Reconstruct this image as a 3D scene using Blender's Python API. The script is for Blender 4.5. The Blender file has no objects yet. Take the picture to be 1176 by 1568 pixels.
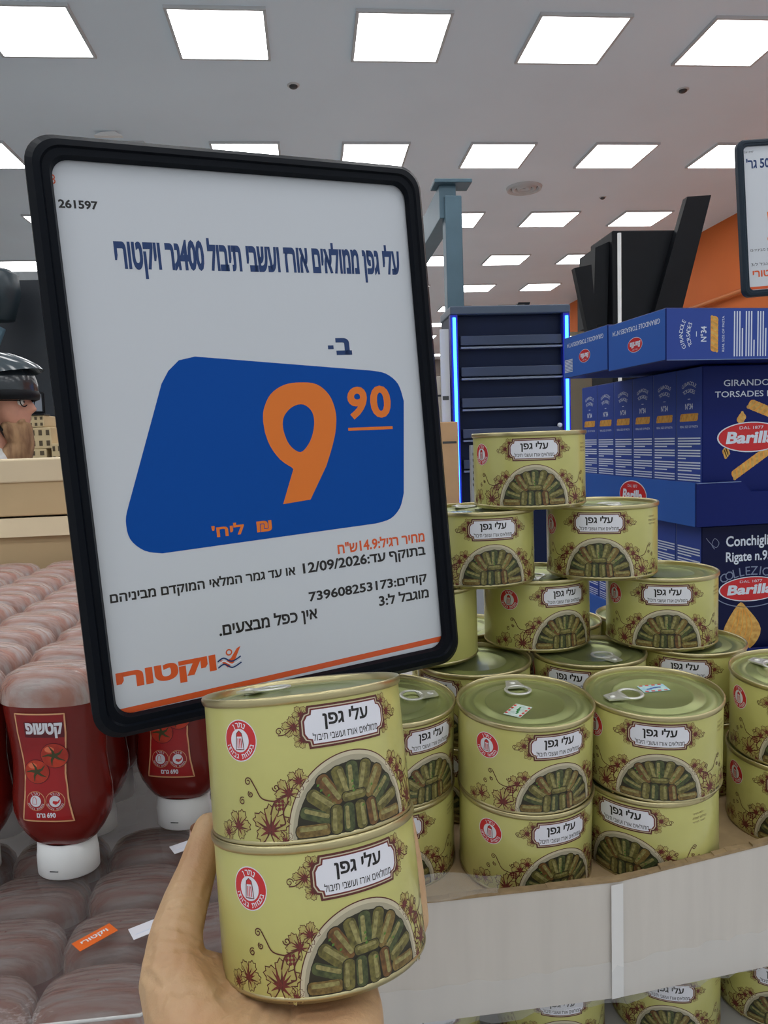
import bpy, bmesh, math, random
from mathutils import Vector, Matrix
from mathutils.geometry import delaunay_2d_cdt, tessellate_polygon
random.seed(7)
PI = math.pi
scene = bpy.context.scene
COL = scene.collection
EYE = 1.45            # height of the camera above the floor; everything is laid out relative to the eye and lifted at the end

# ------------------------------------------------------------------ camera, world, exposure
PITCH, YAW, ROLL, FPX = 0.09493, 0.09492, -0.03582, 1133.4
cp, sp = math.cos(PITCH), math.sin(PITCH); cy, sy = math.cos(YAW), math.sin(YAW)
fwd = Vector((sy*cp, cy*cp, -sp)); rgt = Vector((cy, -sy, 0)); upv = rgt.cross(fwd)
r2 = rgt*math.cos(ROLL) + upv*math.sin(ROLL); u2 = -rgt*math.sin(ROLL) + upv*math.cos(ROLL)
cam_d = bpy.data.cameras.new('camera'); cam = bpy.data.objects.new('camera', cam_d); COL.objects.link(cam)
cam_d.sensor_fit = 'VERTICAL'; cam_d.sensor_height = 24.0; cam_d.sensor_width = 18.0
cam_d.lens = 24.0*FPX/1568; cam_d.clip_start = 0.02; cam_d.clip_end = 100
cam.matrix_world = Matrix(((r2.x, u2.x, -fwd.x, 0), (r2.y, u2.y, -fwd.y, 0), (r2.z, u2.z, -fwd.z, EYE), (0, 0, 0, 1)))
scene.camera = cam

W = bpy.data.worlds.new('store_ambient_fill'); scene.world = W; W.use_nodes = True  # even ambient fill added through the open sides of the room
W.node_tree.nodes['Background'].inputs[0].default_value = (0.93, 0.97, 1.0, 1)
W.node_tree.nodes['Background'].inputs[1].default_value = 0.55
PANEL_EMIT = 6.0
scene.view_settings.view_transform = 'Standard'; scene.view_settings.look = 'None'
scene.view_settings.exposure = 0.08; scene.view_settings.gamma = 1.0
scene.view_settings.use_curve_mapping = False

# ------------------------------------------------------------------ materials
def lin(c):
    return tuple(((v/255)/12.92 if v/255 <= .04045 else ((v/255+.055)/1.055)**2.4) for v in c)
MATS = {}
def mat(name, rgb, rough=.5, metal=0.0, var=0.0, vscale=30, bump=0.0, bscale=80, coat=0.0, emit=None, estr=1, alpha=1.0, rgb2=None, spec=.5, sub=0.0, stretch=None, bdist=.002):
    if name in MATS: return MATS[name]
    m = bpy.data.materials.new(name); m.use_nodes = True; nt = m.node_tree; b = nt.nodes['Principled BSDF']
    c = lin(rgb)
    b.inputs['Base Color'].default_value = (*c, 1); b.inputs['Roughness'].default_value = rough
    b.inputs['Metallic'].default_value = metal; b.inputs['Specular IOR Level'].default_value = spec
    if coat: b.inputs['Coat Weight'].default_value = coat; b.inputs['Coat Roughness'].default_value = .12
    if sub:
        b.inputs['Subsurface Weight'].default_value = sub; b.inputs['Subsurface Radius'].default_value = (.006, .003, .0015); b.inputs['Subsurface Scale'].default_value = 1
    if alpha < 1: b.inputs['Alpha'].default_value = alpha
    if emit: b.inputs['Emission Color'].default_value = (*lin(emit), 1); b.inputs['Emission Strength'].default_value = estr
    if var or bump or rgb2:
        tc = nt.nodes.new('ShaderNodeTexCoord'); mp = nt.nodes.new('ShaderNodeMapping')
        nt.links.new(tc.outputs['Object'], mp.inputs[0])
        if stretch: mp.inputs['Scale'].default_value = stretch
        if var or rgb2:
            n = nt.nodes.new('ShaderNodeTexNoise'); n.inputs['Scale'].default_value = vscale; n.inputs['Detail'].default_value = 4
            nt.links.new(mp.outputs[0], n.inputs['Vector'])
            mx = nt.nodes.new('ShaderNodeMix'); mx.data_type = 'RGBA'
            ca = lin(rgb2) if rgb2 else tuple(v*(1+var) for v in c); cb = c if rgb2 else tuple(v*(1-var) for v in c)
            mx.inputs[6].default_value = (*cb, 1); mx.inputs[7].default_value = (*ca, 1)
            rp = nt.nodes.new('ShaderNodeMapRange'); rp.inputs[1].default_value = .35; rp.inputs[2].default_value = .65
            nt.links.new(n.outputs[0], rp.inputs[0]); nt.links.new(rp.outputs[0], mx.inputs[0]); nt.links.new(mx.outputs[2], b.inputs['Base Color'])
        if bump:
            n2 = nt.nodes.new('ShaderNodeTexNoise'); n2.inputs['Scale'].default_value = bscale; n2.inputs['Detail'].default_value = 5
            nt.links.new(mp.outputs[0], n2.inputs['Vector'])
            bp = nt.nodes.new('ShaderNodeBump'); bp.inputs['Strength'].default_value = bump; bp.inputs['Distance'].default_value = bdist
            nt.links.new(n2.outputs[0], bp.inputs['Height']); nt.links.new(bp.outputs[0], b.inputs['Normal'])
    MATS[name] = m
    return m

# ------------------------------------------------------------------ object helpers
def props(o, label=None, cat=None, group=None, kind=None):
    if label: o['label'] = label
    if cat: o['category'] = cat
    if group: o['group'] = group
    if kind: o['kind'] = kind
    return o
def thing(name, label, cat, loc=(0, 0, 0), rz=0, group=None):
    o = bpy.data.objects.new(name, None); COL.objects.link(o); o.empty_display_size = .02
    o.location = loc; o.rotation_euler = (0, 0, rz)
    return props(o, label, cat, group)
def copy_tree(o, parent=None):
    c = o.copy(); COL.objects.link(c); c.parent = parent
    for ch in list(o.children): copy_tree(ch, c)
    return c

class MB:
    def __init__(s): s.v = []; s.f = []; s.m = []; s.sm = []; s.mats = []
    def mi(s, m):
        if m not in s.mats: s.mats.append(m)
        return s.mats.index(m)
    def add(s, vs, fs, m, smooth=False):
        k = len(s.v); i = s.mi(m)
        s.v += [tuple(p) for p in vs]
        for f in fs: s.f.append([q+k for q in f]); s.m.append(i); s.sm.append(smooth)
    def addbm(s, bm, m, smooth=False, mx=None):
        bm.verts.ensure_lookup_table(); bm.verts.index_update()
        s.add([(mx @ v.co if mx else v.co) for v in bm.verts], [[v.index for v in f.verts] for f in bm.faces], m, smooth); bm.free()
    def box(s, lo, hi, m, bevel=0, mx=None, seg=2):
        bm = bmesh.new(); bmesh.ops.create_cube(bm, size=1)
        for v in bm.verts: v.co = Vector([(lo[i]+hi[i])/2 + v.co[i]*(hi[i]-lo[i]) for i in range(3)])
        if bevel: bmesh.ops.bevel(bm, geom=bm.edges[:], offset=bevel, segments=seg, affect='EDGES', profile=.5)
        s.addbm(bm, m, False, mx)
    def lathe(s, prof, m, n=48, sx=1, sy=1, mx=None, smooth=True, power=None):
        vs = []; fs = []
        for r, z in prof:
            for k in range(n):
                a = 2*PI*k/n; c, d = math.cos(a), math.sin(a)
                if power: c = math.copysign(abs(c)**power, c); d = math.copysign(abs(d)**power, d)
                p = Vector((r*sx*c, r*sy*d, z)); vs.append(mx @ p if mx else p)
        for i in range(len(prof)-1):
            for k in range(n): fs.append([i*n+k, i*n+(k+1) % n, (i+1)*n+(k+1) % n, (i+1)*n+k])
        s.add(vs, fs, m, smooth)
    def cap(s, r, z, m, n=48, sx=1, sy=1, flip=False, power=None):
        vs = []
        for k in range(n):
            a = 2*PI*k/n; c, d = math.cos(a), math.sin(a)
            if power: c = math.copysign(abs(c)**power, c); d = math.copysign(abs(d)**power, d)
            vs.append((r*sx*c, r*sy*d, z))
        s.add(vs, [list(range(n))[::-1] if flip else list(range(n))], m)
    def tube(s, pts, r, m, n=10, closed=False, flat=1.0, up=(0, 0, 1)):
        pts = [Vector(p) for p in pts]; N = len(pts); vs = []; fs = []; u0 = Vector(up)
        for i in range(N):
            t = (pts[(i+1) % N] - pts[i-1]) if closed else (pts[min(i+1, N-1)] - pts[max(i-1, 0)])
            t.normalize(); a = t.cross(u0)
            if a.length < 1e-4: a = t.cross(Vector((1, 0, 0)))
            a.normalize(); b = a.cross(t)
            rr = r[i] if isinstance(r, (list, tuple)) else r
            for k in range(n):
                q = 2*PI*k/n; vs.append(pts[i] + a*rr*math.cos(q) + b*rr*flat*math.sin(q))
        for i in range(N if closed else N-1):
            j = (i+1) % N
            for k in range(n): fs.append([i*n+k, i*n+(k+1) % n, j*n+(k+1) % n, j*n+k])
        if not closed: fs += [list(range(n))[::-1], [(N-1)*n+k for k in range(n)]]
        s.add(vs, fs, m, True)
    def hexa(s, bot, top, m):
        s.add(list(bot)+list(top), [[3, 2, 1, 0], [4, 5, 6, 7], [0, 1, 5, 4], [1, 2, 6, 5], [2, 3, 7, 6], [3, 0, 4, 7]], m)
    def prism(s, poly, y0, y1, m):          # an outline in x,z given depth along y
        n = len(poly)
        s.add([(x, y0, z) for x, z in poly]+[(x, y1, z) for x, z in poly],
              [list(range(n)), [n+k for k in range(n)][::-1]]+[[k, n+k, n+(k+1) % n, (k+1) % n] for k in range(n)], m)
    def build(s, name, parent=None, fix=False):
        me = bpy.data.meshes.new(name); me.from_pydata(s.v, [], s.f)
        for m in s.mats: me.materials.append(m)
        me.polygons.foreach_set('material_index', s.m); me.polygons.foreach_set('use_smooth', s.sm)
        me.update()
        if fix:
            bm = bmesh.new(); bm.from_mesh(me); bmesh.ops.recalc_face_normals(bm, faces=bm.faces); bm.to_mesh(me); bm.free()
        o = bpy.data.objects.new(name, me); COL.objects.link(o); o.parent = parent
        return o

# ------------------------------------------------------------------ printed artwork: flat shapes laid on a surface
TXT = {}
HEB = range(0x590, 0x600)
def visual(s):                               # right-to-left runs for a left-to-right engine
    if not any(ord(c) in HEB for c in s): return s
    out = []; run = ''
    for c in s[::-1]:
        if c.isdigit() or (run and c in './'): run += c
        else:
            out.append(run[::-1]); run = ''; out.append({'(': ')', ')': '('}.get(c, c))
    out.append(run[::-1])
    return ''.join(out)
def text_geo(s, bold=0.0, res=3):
    k = (s, bold, res)
    if k in TXT: return TXT[k]
    cu = bpy.data.curves.new('lettering', 'FONT'); cu.body = visual(s); cu.resolution_u = res; cu.fill_mode = 'NONE'
    o = bpy.data.objects.new('lettering', cu); COL.objects.link(o)
    dg = bpy.context.evaluated_depsgraph_get(); dg.update()
    me = bpy.data.meshes.new_from_object(o.evaluated_get(dg))
    P = [(v.co.x, v.co.y) for v in me.vertices]; nxt = {e.vertices[0]: e.vertices[1] for e in me.edges}
    bpy.data.objects.remove(o); bpy.data.curves.remove(cu); bpy.data.meshes.remove(me)
    seen = set(); loops = []
    for a in list(nxt):
        if a in seen: continue
        l = []; q = a
        while q is not None and q not in seen: seen.add(q); l.append(P[q]); q = nxt.get(q)
        c = [l[0]]
        for p in l[1:]:
            if abs(p[0]-c[-1][0])+abs(p[1]-c[-1][1]) > 1e-5: c.append(p)
        if len(c) > 2: loops.append(c)
    def area(l): return .5*sum(l[i-1][0]*l[i][1]-l[i][0]*l[i-1][1] for i in range(len(l)))
    def inside(p, l):
        r = False
        for i in range(len(l)):
            (xa, ya), (xb, yb) = l[i-1], l[i]
            if (ya > p[1]) != (yb > p[1]) and p[0] < (xb-xa)*(p[1]-ya)/(yb-ya)+xa: r = not r
        return r
    def grow(l, d, sg):            # outlines may overlap and fonts differ in turning sense
        out = []; N = len(l)
        for i in range(N):
            a, b_, c = Vector(l[i-1]), Vector(l[i]), Vector(l[(i+1) % N]); u = (b_-a).normalized(); v = (c-b_).normalized()
            n1, n2 = Vector((u.y, -u.x)), Vector((v.y, -v.x)); m = n1+n2
            if m.length < .3: m = n1*1.0
            else: m = m/(m.length_squared)*2
            if m.length > 1.6: m = m.normalized()*1.6
            out.append(tuple(b_+m*d*sg))
        return out
    holes = [l for l in loops if any(m is not l and area(m)*area(l) < 0 and abs(area(m)) > abs(area(l)) and inside(l[0], m) for m in loops)]; outs = [l for l in loops if not any(l is h for h in holes)]
    vs = []; fs = []
    for l in outs:
        hs = [h for h in holes if inside(h[0], l)]; sg = 1 if area(l) > 0 else -1
        ls = [l]+hs
        tris = tessellate_polygon([[Vector((x, y, 0)) for x, y in q] for q in ls]); k0 = len(vs)
        vs += [p for q in ls for p in q]; fs += [[k0+i for i in t] for t in tris]
        for q in (ls if bold else []):                       # a bold face is the plain one with a border round every outline
            k0 = len(vs); n = len(q); vs += list(q)+grow(q, bold, sg); fs += [[k0+i, k0+(i+1) % n, k0+n+(i+1) % n, k0+n+i] for i in range(n)]
    xs = [v[0] for v in vs]; ys = [v[1] for v in vs]
    TXT[k] = (vs, fs, (min(xs), min(ys), max(xs), max(ys)))
    return TXT[k]
def smooth_poly(pts, n=5, closed=True):
    out = []; N = len(pts)
    for i in range(N if closed else N-1):
        p = [Vector(pts[(i+j) % N] if closed else pts[max(0, min(N-1, i+j))]) for j in (-1, 0, 1, 2)]
        for k in range(n):
            t = k/n
            q = .5*((2*p[1]) + (p[2]-p[0])*t + (2*p[0]-5*p[1]+4*p[2]-p[3])*t*t + (3*p[1]-p[0]-3*p[2]+p[3])*t**3)
            out.append((q.x, q.y))
    if not closed: out.append(tuple(pts[-1]))
    return out
def rrect(x0, y0, x1, y1, r, n=6):
    out = []
    for cx, cyy, a0 in ((x1-r, y0+r, -90), (x1-r, y1-r, 0), (x0+r, y1-r, 90), (x0+r, y0+r, 180)):
        for k in range(n+1):
            a = math.radians(a0+90*k/n); out.append((cx+r*math.cos(a), cyy+r*math.sin(a)))
    return out
def ellipse(cx, cyy, rx, ry, n=32, a0=0, a1=360, rot=0):
    out = []; full = (a1-a0) >= 360
    for k in range(n if full else n+1):
        a = math.radians(a0+(a1-a0)*k/n); x, y = rx*math.cos(a), ry*math.sin(a)
        out.append((cx+x*math.cos(rot)-y*math.sin(rot), cyy+x*math.sin(rot)+y*math.cos(rot)))
    return out
class Art:
    def __init__(s, mb, mp, eps=.00008, step=None, smooth=False): s.mb = mb; s.mp = mp; s.eps = eps; s.step = step; s.smooth = smooth
    def _emit(s, vs, fs, m, layer):
        F = []
        for f in fs:
            a = sum(vs[f[i]][0]*vs[f[(i+1) % len(f)]][1]-vs[f[(i+1) % len(f)]][0]*vs[f[i]][1] for i in range(len(f)))
            F.append(list(f) if a > 0 else list(f)[::-1])
        s.mb.add([s.mp(u, v, layer*s.eps) for u, v in vs], F, m, s.smooth)
    def fill(s, poly, m, layer, holes=()):
        loops = [list(poly)]+[list(h) for h in holes]
        if s.step is None:
            allv = [p for l in loops for p in l]
            tris = tessellate_polygon([[Vector((x, y, 0)) for x, y in l] for l in loops])
            s._emit(allv, [list(t) for t in tris], m, layer); return
        vs = []; ed = []
        for l in loops:
            k0 = len(vs); pts = []
            for i in range(len(l)):
                a, b = l[i], l[(i+1) % len(l)]; n = max(1, int(abs(b[0]-a[0])/s.step))
                for k in range(n): pts.append((a[0]+(b[0]-a[0])*k/n, a[1]+(b[1]-a[1])*k/n))
            vs += pts; ed += [(k0+i, k0+(i+1) % len(pts)) for i in range(len(pts))]
        nb = len(vs)
        xs = [p[0] for p in poly]; ys = [p[1] for p in poly]
        x = min(xs)+s.step
        while x < max(xs):
            y = min(ys)+s.step
            while y < max(ys): vs.append((x, y+1e-6)); y += s.step*1.5
            x += s.step
        r = delaunay_2d_cdt([Vector(p) for p in vs], ed, [], 2, 1e-7)
        s._emit([(p.x, p.y) for p in r[0]], r[2], m, layer)
    def stroke(s, pts, w, m, layer, closed=False):
        if s.step and not isinstance(w, list):
            q = list(pts)+([pts[0]] if closed else []); r = []
            for a, b_ in zip(q, q[1:]):
                n = max(1, int(math.hypot(b_[0]-a[0], b_[1]-a[1])/s.step)); r += [(a[0]+(b_[0]-a[0])*k/n, a[1]+(b_[1]-a[1])*k/n) for k in range(n)]
            pts = r if closed else r+[q[-1]]
        P = [Vector(p) for p in pts]; N = len(P); vs = []; fs = []
        for i in range(N):
            t = (P[(i+1) % N]-P[i-1]) if closed else (P[min(i+1, N-1)]-P[max(i-1, 0)])
            if t.length < 1e-9: t = Vector((1, 0))
            t.normalize(); nn = Vector((-t.y, t.x)); ww = w[i] if isinstance(w, (list, tuple)) else w
            vs += [tuple(P[i]+nn*ww/2), tuple(P[i]-nn*ww/2)]
        for i in range(N if closed else N-1):
            j = (i+1) % N; fs.append([2*i, 2*i+1, 2*j+1, 2*j])
        s._emit(vs, fs, m, layer)
    def text(s, t, x0, y0, x1, y1, m, layer, bold=0.0, res=3, rot=0, shear=0, flip=False):
        vs, fs, b = text_geo(t, bold, res); w = b[2]-b[0]; h = b[3]-b[1]; cx, cyy = (x0+x1)/2, (y0+y1)/2
        out = []
        for x, y in vs:
            px = (x-b[0])/w-.5; py = (y-b[1])/h-.5
            if flip: px, py = -px, -py
            X = px*(x1-x0)+shear*py*(y1-y0); Y = py*(y1-y0)
            out.append((cx+X*math.cos(rot)-Y*math.sin(rot), cyy+X*math.sin(rot)+Y*math.cos(rot)))
        s._emit(out, fs, m, layer)
    def arc_text(s, t, cx, cyy, r, a_mid, span, size, m, layer, bold=0.0, inward=False):   # one glyph after another on a circle
        t = visual(t); n = len(t)
        for i, ch in enumerate(t):
            if ch == ' ': continue
            k = (i+.5)/n-.5
            a = math.radians(a_mid - k*span) if not inward else math.radians(a_mid + k*span)
            x, y = cx+r*math.cos(a), cyy+r*math.sin(a); rot = a-PI/2 if not inward else a+PI/2
            vs, fs, b = text_geo(ch, bold, 2); sc = size/.72; mx_ = (b[0]+b[2])/2
            out = [(x+((p-mx_)*math.cos(rot)-(q-.3)*math.sin(rot))*sc, y+((p-mx_)*math.sin(rot)+(q-.3)*math.cos(rot))*sc) for p, q in vs]
            s._emit(out, fs, m, layer)

def flat_y(x0=0, y0=0, z0=0):                 # u right, v up on a face that looks to -y
    return lambda u, v, h: (x0+u, y0-h, z0+v)

# ------------------------------------------------------------------ the room
white_panel = mat('light_diffuser', (255, 255, 255), .6, emit=(255, 255, 255), estr=PANEL_EMIT)
frame_grey = mat('panel_frame', (200, 203, 206), .5)
ceil_m = mat('ceiling_paint', (230, 243, 254), .9, var=.03, vscale=.6)
floor_m = mat('floor_tile', (184, 183, 180), .4, var=.06, vscale=3)
orange_wall = mat('orange_paint', (206, 104, 36), .7, var=.05, vscale=1)
grey_wall = mat('grey_paint', (150, 150, 146), .8, var=.05, vscale=1)
dark_m = mat('dark_partition', (30, 36, 44), .5, var=.15, vscale=2)
black_m = mat('matt_black_metal', (18, 21, 26), .5, var=.1, vscale=6, spec=.2)
teal_m = mat('blue_grey_steel', (82, 108, 122), .4, metal=.2, var=.08, vscale=6)
white_m = mat('white_plastic', (220, 222, 222), .4)

def slab(name, lo, hi, m, kind='structure'):
    b = MB(); b.box(lo, hi, m); o = b.build(name); props(o, kind=kind); return o
FZ = -EYE; CZ = 2.78
slab('floor', (-7, -7, FZ-.1), (6.2, 26, FZ), floor_m)
slab('ceiling', (-7, -7, CZ), (6.2, 26, CZ+.1), ceil_m)
slab('wall_right', (5.62, 2, FZ), (5.75, 26, CZ), orange_wall)
slab('wall_back', (-7, 25.9, FZ), (6.2, 26, CZ), grey_wall)

ORD = ['first', 'second', 'third', 'fourth', 'fifth', 'sixth', 'seventh', 'eighth', 'ninth', 'tenth', 'eleventh', 'twelfth', 'thirteenth', 'fourteenth', 'fifteenth']
light0 = None
def ceiling_light(x, y, label):
    global light0
    if light0 is None:
        t = thing('ceiling_light', label, 'ceiling light', (x, y, CZ-.02), 0, 'square ceiling light panels')
        b = MB()
        for lo, hi in (((-.32, -.32, 0), (.32, -.3, .02)), ((-.32, .3, 0), (.32, .32, .02)), ((-.32, -.3, 0), (-.3, .3, .02)), ((.3, -.3, 0), (.32, .3, .02))): b.box(lo, hi, frame_grey)
        b.build('frame', t)
        b = MB(); b.box((-.3, -.3, .004), (.3, .3, .02), white_panel); b.build('diffuser', t)
        light0 = t
    else:
        t = copy_tree(light0); t.location = (x, y, CZ-.02); t['label'] = label
    return t
for r in range(-4, 10):
    for c in range(-4, 5):
        x = .436+c*1.218+.3; y = 5.051+r*2.116+.3
        if not -6.6 < x < 5.4: continue
        place = 'in the middle column' if c == 0 else ('%s column %s of the middle' % (ORD[abs(c)-1], 'left' if c < 0 else 'right'))
        row = ('%s row ahead' % ORD[r]) if r >= 0 else ('%s row overhead' % ORD[-r-1])
        ceiling_light(x, y, 'square white ceiling light, %s, %s' % (row, place))

det_m = mat('sprinkler_metal', (60, 62, 64), .4)
def ceiling_dot(name, label, cat, x, y, r):
    t = thing(name, label, cat, (x, y, CZ-.03))
    b = MB(); b.lathe([(0.0, .03), (r, .03), (r*.9, .012), (r*.5, .004), (0, .002)], det_m, 20); b.build('sensor_body', t)
    b = MB(); b.lathe([(r*1.4, .03), (r*1.35, .024), (r*.9, .022)], frame_grey, 20); b.build('ceiling_plate', t)
ceiling_dot('sprinkler_head', 'small dark sprinkler on the ceiling above the large sign', 'sprinkler', -.01, 6.07, .035)
ceiling_dot('sprinkler_head', 'small dark sprinkler on the ceiling near the second sign, right', 'sprinkler', 3.16, 6.08, .035)
ceiling_dot('sprinkler_head', 'tiny dark sprinkler on the ceiling right of the round vent', 'sprinkler', 3.56, 8.75, .03)
b = MB()
for r in (.2, .14, .08): b.lathe([(r, .03), (r-.01, 0), (r-.04, .01), (r-.05, .03)], frame_grey, 32)
vt = thing('air_vent', 'round grey air vent in the ceiling above the dark shelf', 'air vent', (2.51, 8.41, CZ-.03)); b.build('vent_rings', vt)
b = MB(); b.cap(.2, .028, det_m, 32, flip=True); b.build('vent_throat', vt)
b = MB(); b.prism([(-.12, 0), (.12, 0), (.06, .04), (-.06, .03)], 0, .05, mat('bright_bracket', (235, 235, 235), .4)); o = b.build('ceiling_bracket'); o.location = (-1.64, 6.93, CZ-.04)
props(o, 'small pale fitting on the ceiling above the left corner of the sign', 'ceiling fitting')

# ------------------------------------------------------------------ far background
slab('wall_left', (-7.1, 2, FZ), (-7, 26, CZ), grey_wall)
slab('wall_partition', (-6.9, 6.2, FZ), (-1.0, 6.35, 1.36), dark_m)
t = thing('duct_hood', 'dark rounded duct at the left edge below the ceiling', 'duct', (-2.27, 5.9, .95))
b = MB(); b.lathe([(.0, .42), (.10, .42), (.15, .38), (.16, .25), (.10, .05), (.0, .05)], mat('dark_teal_metal', (38, 52, 60), .4), 32); b.build('hood', t)
b = MB(); b.tube([(-.2, -.1, -.5), (.0, -.03, .0)], .05, teal_m); b.build('brace', t)

# gantry: post and beam
t = thing('steel_gantry', 'blue-grey steel post with a beam running back above the lit shelf', 'gantry', (.80, 4.0, FZ))
b = MB(); b.box((-.045, -.045, 0), (.045, .045, 2.72), teal_m, .006); b.build('post', t)
b = MB(); b.box((-.07, -.02, 2.61), (.02, 2.2, 2.78), teal_m, .004); b.build('beam', t)
b = MB(); b.box((-.10, -.06, 2.78), (.10, .08, 2.80), teal_m, .004); b.build('cap_plate', t)
b = MB(); b.box((-.12, -.12, 0), (.12, .12, .015), teal_m, .003); b.build('base_plate', t)

# lit shelf unit
navy_m = mat('navy_shelf_steel', (12, 26, 56), .45, var=.06, vscale=4, spec=.2)
rail_m = mat('price_rail', (54, 66, 92), .3)
led_m = mat('blue_led', (60, 140, 255), .5, emit=(40, 110, 255), estr=9)
t = thing('gondola_shelf', 'dark navy shelf unit edged with glowing blue light strips', 'shelf', (.70, 3.6, FZ))
Wd = .585
b = MB(); b.box((0, .02, 0), (Wd, .26, 2.045), navy_m, .004); b.build('back_panel', t)
b = MB(); b.box((-.005, -.02, 2.045), (Wd+.005, .26, 2.085), mat('shelf_top_trim', (70, 84, 104), .4), .006); b.build('top_trim', t)
for i in range(5):
    z = 1.945-.150*i
    b = MB(); b.box((.045, -.005, z-.045), (Wd-.035, .03, z), rail_m, .003); b.box((.045, -.012, z-.062), (Wd-.035, .03, z-.053), mat('rail_edge', (120, 130, 150), .3), .001); b.build('shelf_rail', t)
for x in (.012, Wd-.016):
    b = MB(); b.box((x-.018, -.02, .6), (x+.018, .02, 2.045), mat('light_strip_housing', (20, 40, 150), .4), .003); q = b.build('light_housing', t)
    b = MB(); b.box((x-.007, -.028, .62), (x+.007, -.018, 2.03), led_m, .002); q = b.build('light_strip', q); q['label'] = 'glowing blue light strip'
b = MB(); b.lathe([(0, .012), (.010, .012), (.012, 0)], white_m, 16, mx=Matrix.Translation((Wd-.05, .0, 1.50)) @ Matrix.Rotation(PI/2, 4, 'X')); b.build('lock', t)
b = MB(); b.box((-.055, .0, 1.45), (-.012, .012, 1.98), mat('paper_white', (205, 208, 212), .6)); b.box((-.05, -.002, 1.64), (-.02, .0, 1.66), det_m); b.build('price_card', t)

# far aisle seen between the sign and the lit shelf
wg_m = mat('far_shelf_grey', (120, 124, 126), .6)
t = thing('wall_shelving', 'grey aisle shelving far down the store beyond the sign', 'shelf', (1.0, 14.0, FZ))
b = MB(); b.box((-1.4, .3, 0), (1.6, .5, 2.3), wg_m); b.build('back_panel', t)
for i in range(5):
    b = MB(); b.box((-1.4, -.2, .25+.45*i), (1.6, .3, .29+.45*i), mat('far_shelf_board', (168, 170, 170), .5)); b.build('shelf_board', t)
carton_m = mat('brown_cardboard', (196, 158, 118), .8, var=.05, vscale=8)
cols = [(236, 236, 232), (200, 70, 30), (40, 40, 46), (214, 180, 120), (70, 90, 130), (230, 120, 30)]
for i in range(5):
    for k in range(3):
        b = MB(); b.box((-.16, -.14, 0), (.16, .14, .32), mat('far_pack_%d' % ((i*2+k) % 6), cols[(i*2+k) % 6], .6), .008)
        b.box((-.12, -.142, .18), (.12, -.139, .26), white_m)
        o = b.build('carton'); o.location = (.15+.36*k, 14.0, FZ+.292+.45*i)
        props(o, 'boxed goods on the %s far aisle shelf, %s in its row' % (['bottom', 'second', 'middle', 'fourth', 'top'][i], ORD[k]), 'carton', 'boxed goods in the far aisle')
for (nm, x, y, z0, z1, w, m, lb) in (('carton', .645, 3.65, FZ, .31, .075, mat('pale_card', (214, 206, 196), .7), 'pale narrow carton standing left of the lit shelf'),
                                   ('carton', .640, 3.40, FZ, .08, .085, carton_m, 'brown narrow carton in front of the pale one, left of the lit shelf')):
    b = MB(); b.box((-w/2, 0, 0), (w/2, .18, z1-z0), m, .004); b.box((-w/2+.01, -.002, z1-z0-.1), (w/2-.01, 0, z1-z0-.09), det_m); o = b.build(nm); o.location = (x, y, z0); props(o, lb, 'carton')
b = MB(); b.box((-.03, 0, 0), (.03, .03, 1.42), mat('grey_label_post', (150, 154, 160), .5), .003)
for k in range(6): b.box((-.022, -.002, 1.24+.027*k), (.022-.006*(k % 3), 0, 1.252+.027*k), det_m)
o = b.build('label_post'); o.location = (.725, 3.2, FZ); props(o, 'grey post with a printed label below the blue light strip', 'label post')

# dark display structure, pole
t = thing('display_tower', 'black boxy display tower with slanted side wings before the orange wall', 'display', (2.3, 5.0, FZ))
b = MB(); b.box((-.20, 0, 0), (.28, .4, 2.82), black_m, .01); b.build('tower_body', t)
b = MB(); b.prism([(.02, 2.1), (.22, 2.1), (.47, 3.03), (.30, 3.02)], -.06, .0, black_m); b.build('wing', t)
b = MB(); b.prism([(-.32, 2.2), (-.22, 2.2), (-.20, 2.76), (-.30, 2.72)], .05, .35, black_m); b.build('side_panel', t)
b = MB(); b.prism([(-.36, 2.1), (-.30, 2.1), (-.34, 2.6), (-.46, 2.58)], .02, .08, black_m); b.build('wing', t)
b = MB(); b.tube([(2.02, 4.7, FZ), (2.02, 4.7, 1.27)], .012, white_m, 12); o = b.build('upright_pole'); props(o, 'thin white pole standing left of the black display tower', 'pole')
b = MB(); b.tube([(5.55, 6.6, 1.75), (5.55, 13, 1.75)], .03, mat('orange_pipe', (200, 116, 60), .5), 12); o = b.build('wall_pipe'); props(o, 'orange pipe running along the orange wall', 'pipe')
b = MB(); b.lathe([(0, 0), (.05, .0), (.06, .03), (0, .03)], mat('wall_lamp_glass', (255, 240, 220), .4, emit=(255, 235, 200), estr=4), 16, mx=Matrix.Translation((5.61, 9.7, 2.02-.75)) @ Matrix.Rotation(-PI/2, 4, 'Y')); o = b.build('wall_lamp'); props(o, 'small round lamp glowing on the orange wall', 'lamp')
slab('trim_1', (5.55, 14.6, FZ), (5.62, 15.0, CZ), mat('dark_trim', (96, 60, 40), .6))
t = thing('window_booth', 'grey booth with a bright lit window far beyond the display tower', 'booth', (4.65, 13.2, FZ))
b = MB(); b.box((-.45, 0, 0), (.5, .3, 3.3), mat('green_grey_panel', (120, 126, 112), .6), .02); b.build('booth_wall', t)
b = MB(); b.prism([(-.02, 2.95), (.18, 2.95), (.18, 3.12), (.10, 3.22), (.02, 3.16)], -.03, .0, mat('lit_window', (255, 250, 235), .5, emit=(255, 250, 230), estr=3)); b.build('lit_pane', t)
b = MB(); b.prism([(-.035, 0), (.03, 0), (.04, .03), (-.02, .03)], -.02, .03, black_m); b.box((-.02, -.024, .005), (.01, -.02, .02), det_m)
o = b.build('cash_scanner'); o.location = (1.08, 3.7, FZ+2.085); props(o, 'small black device lying on top of the lit shelf', 'device')

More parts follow.
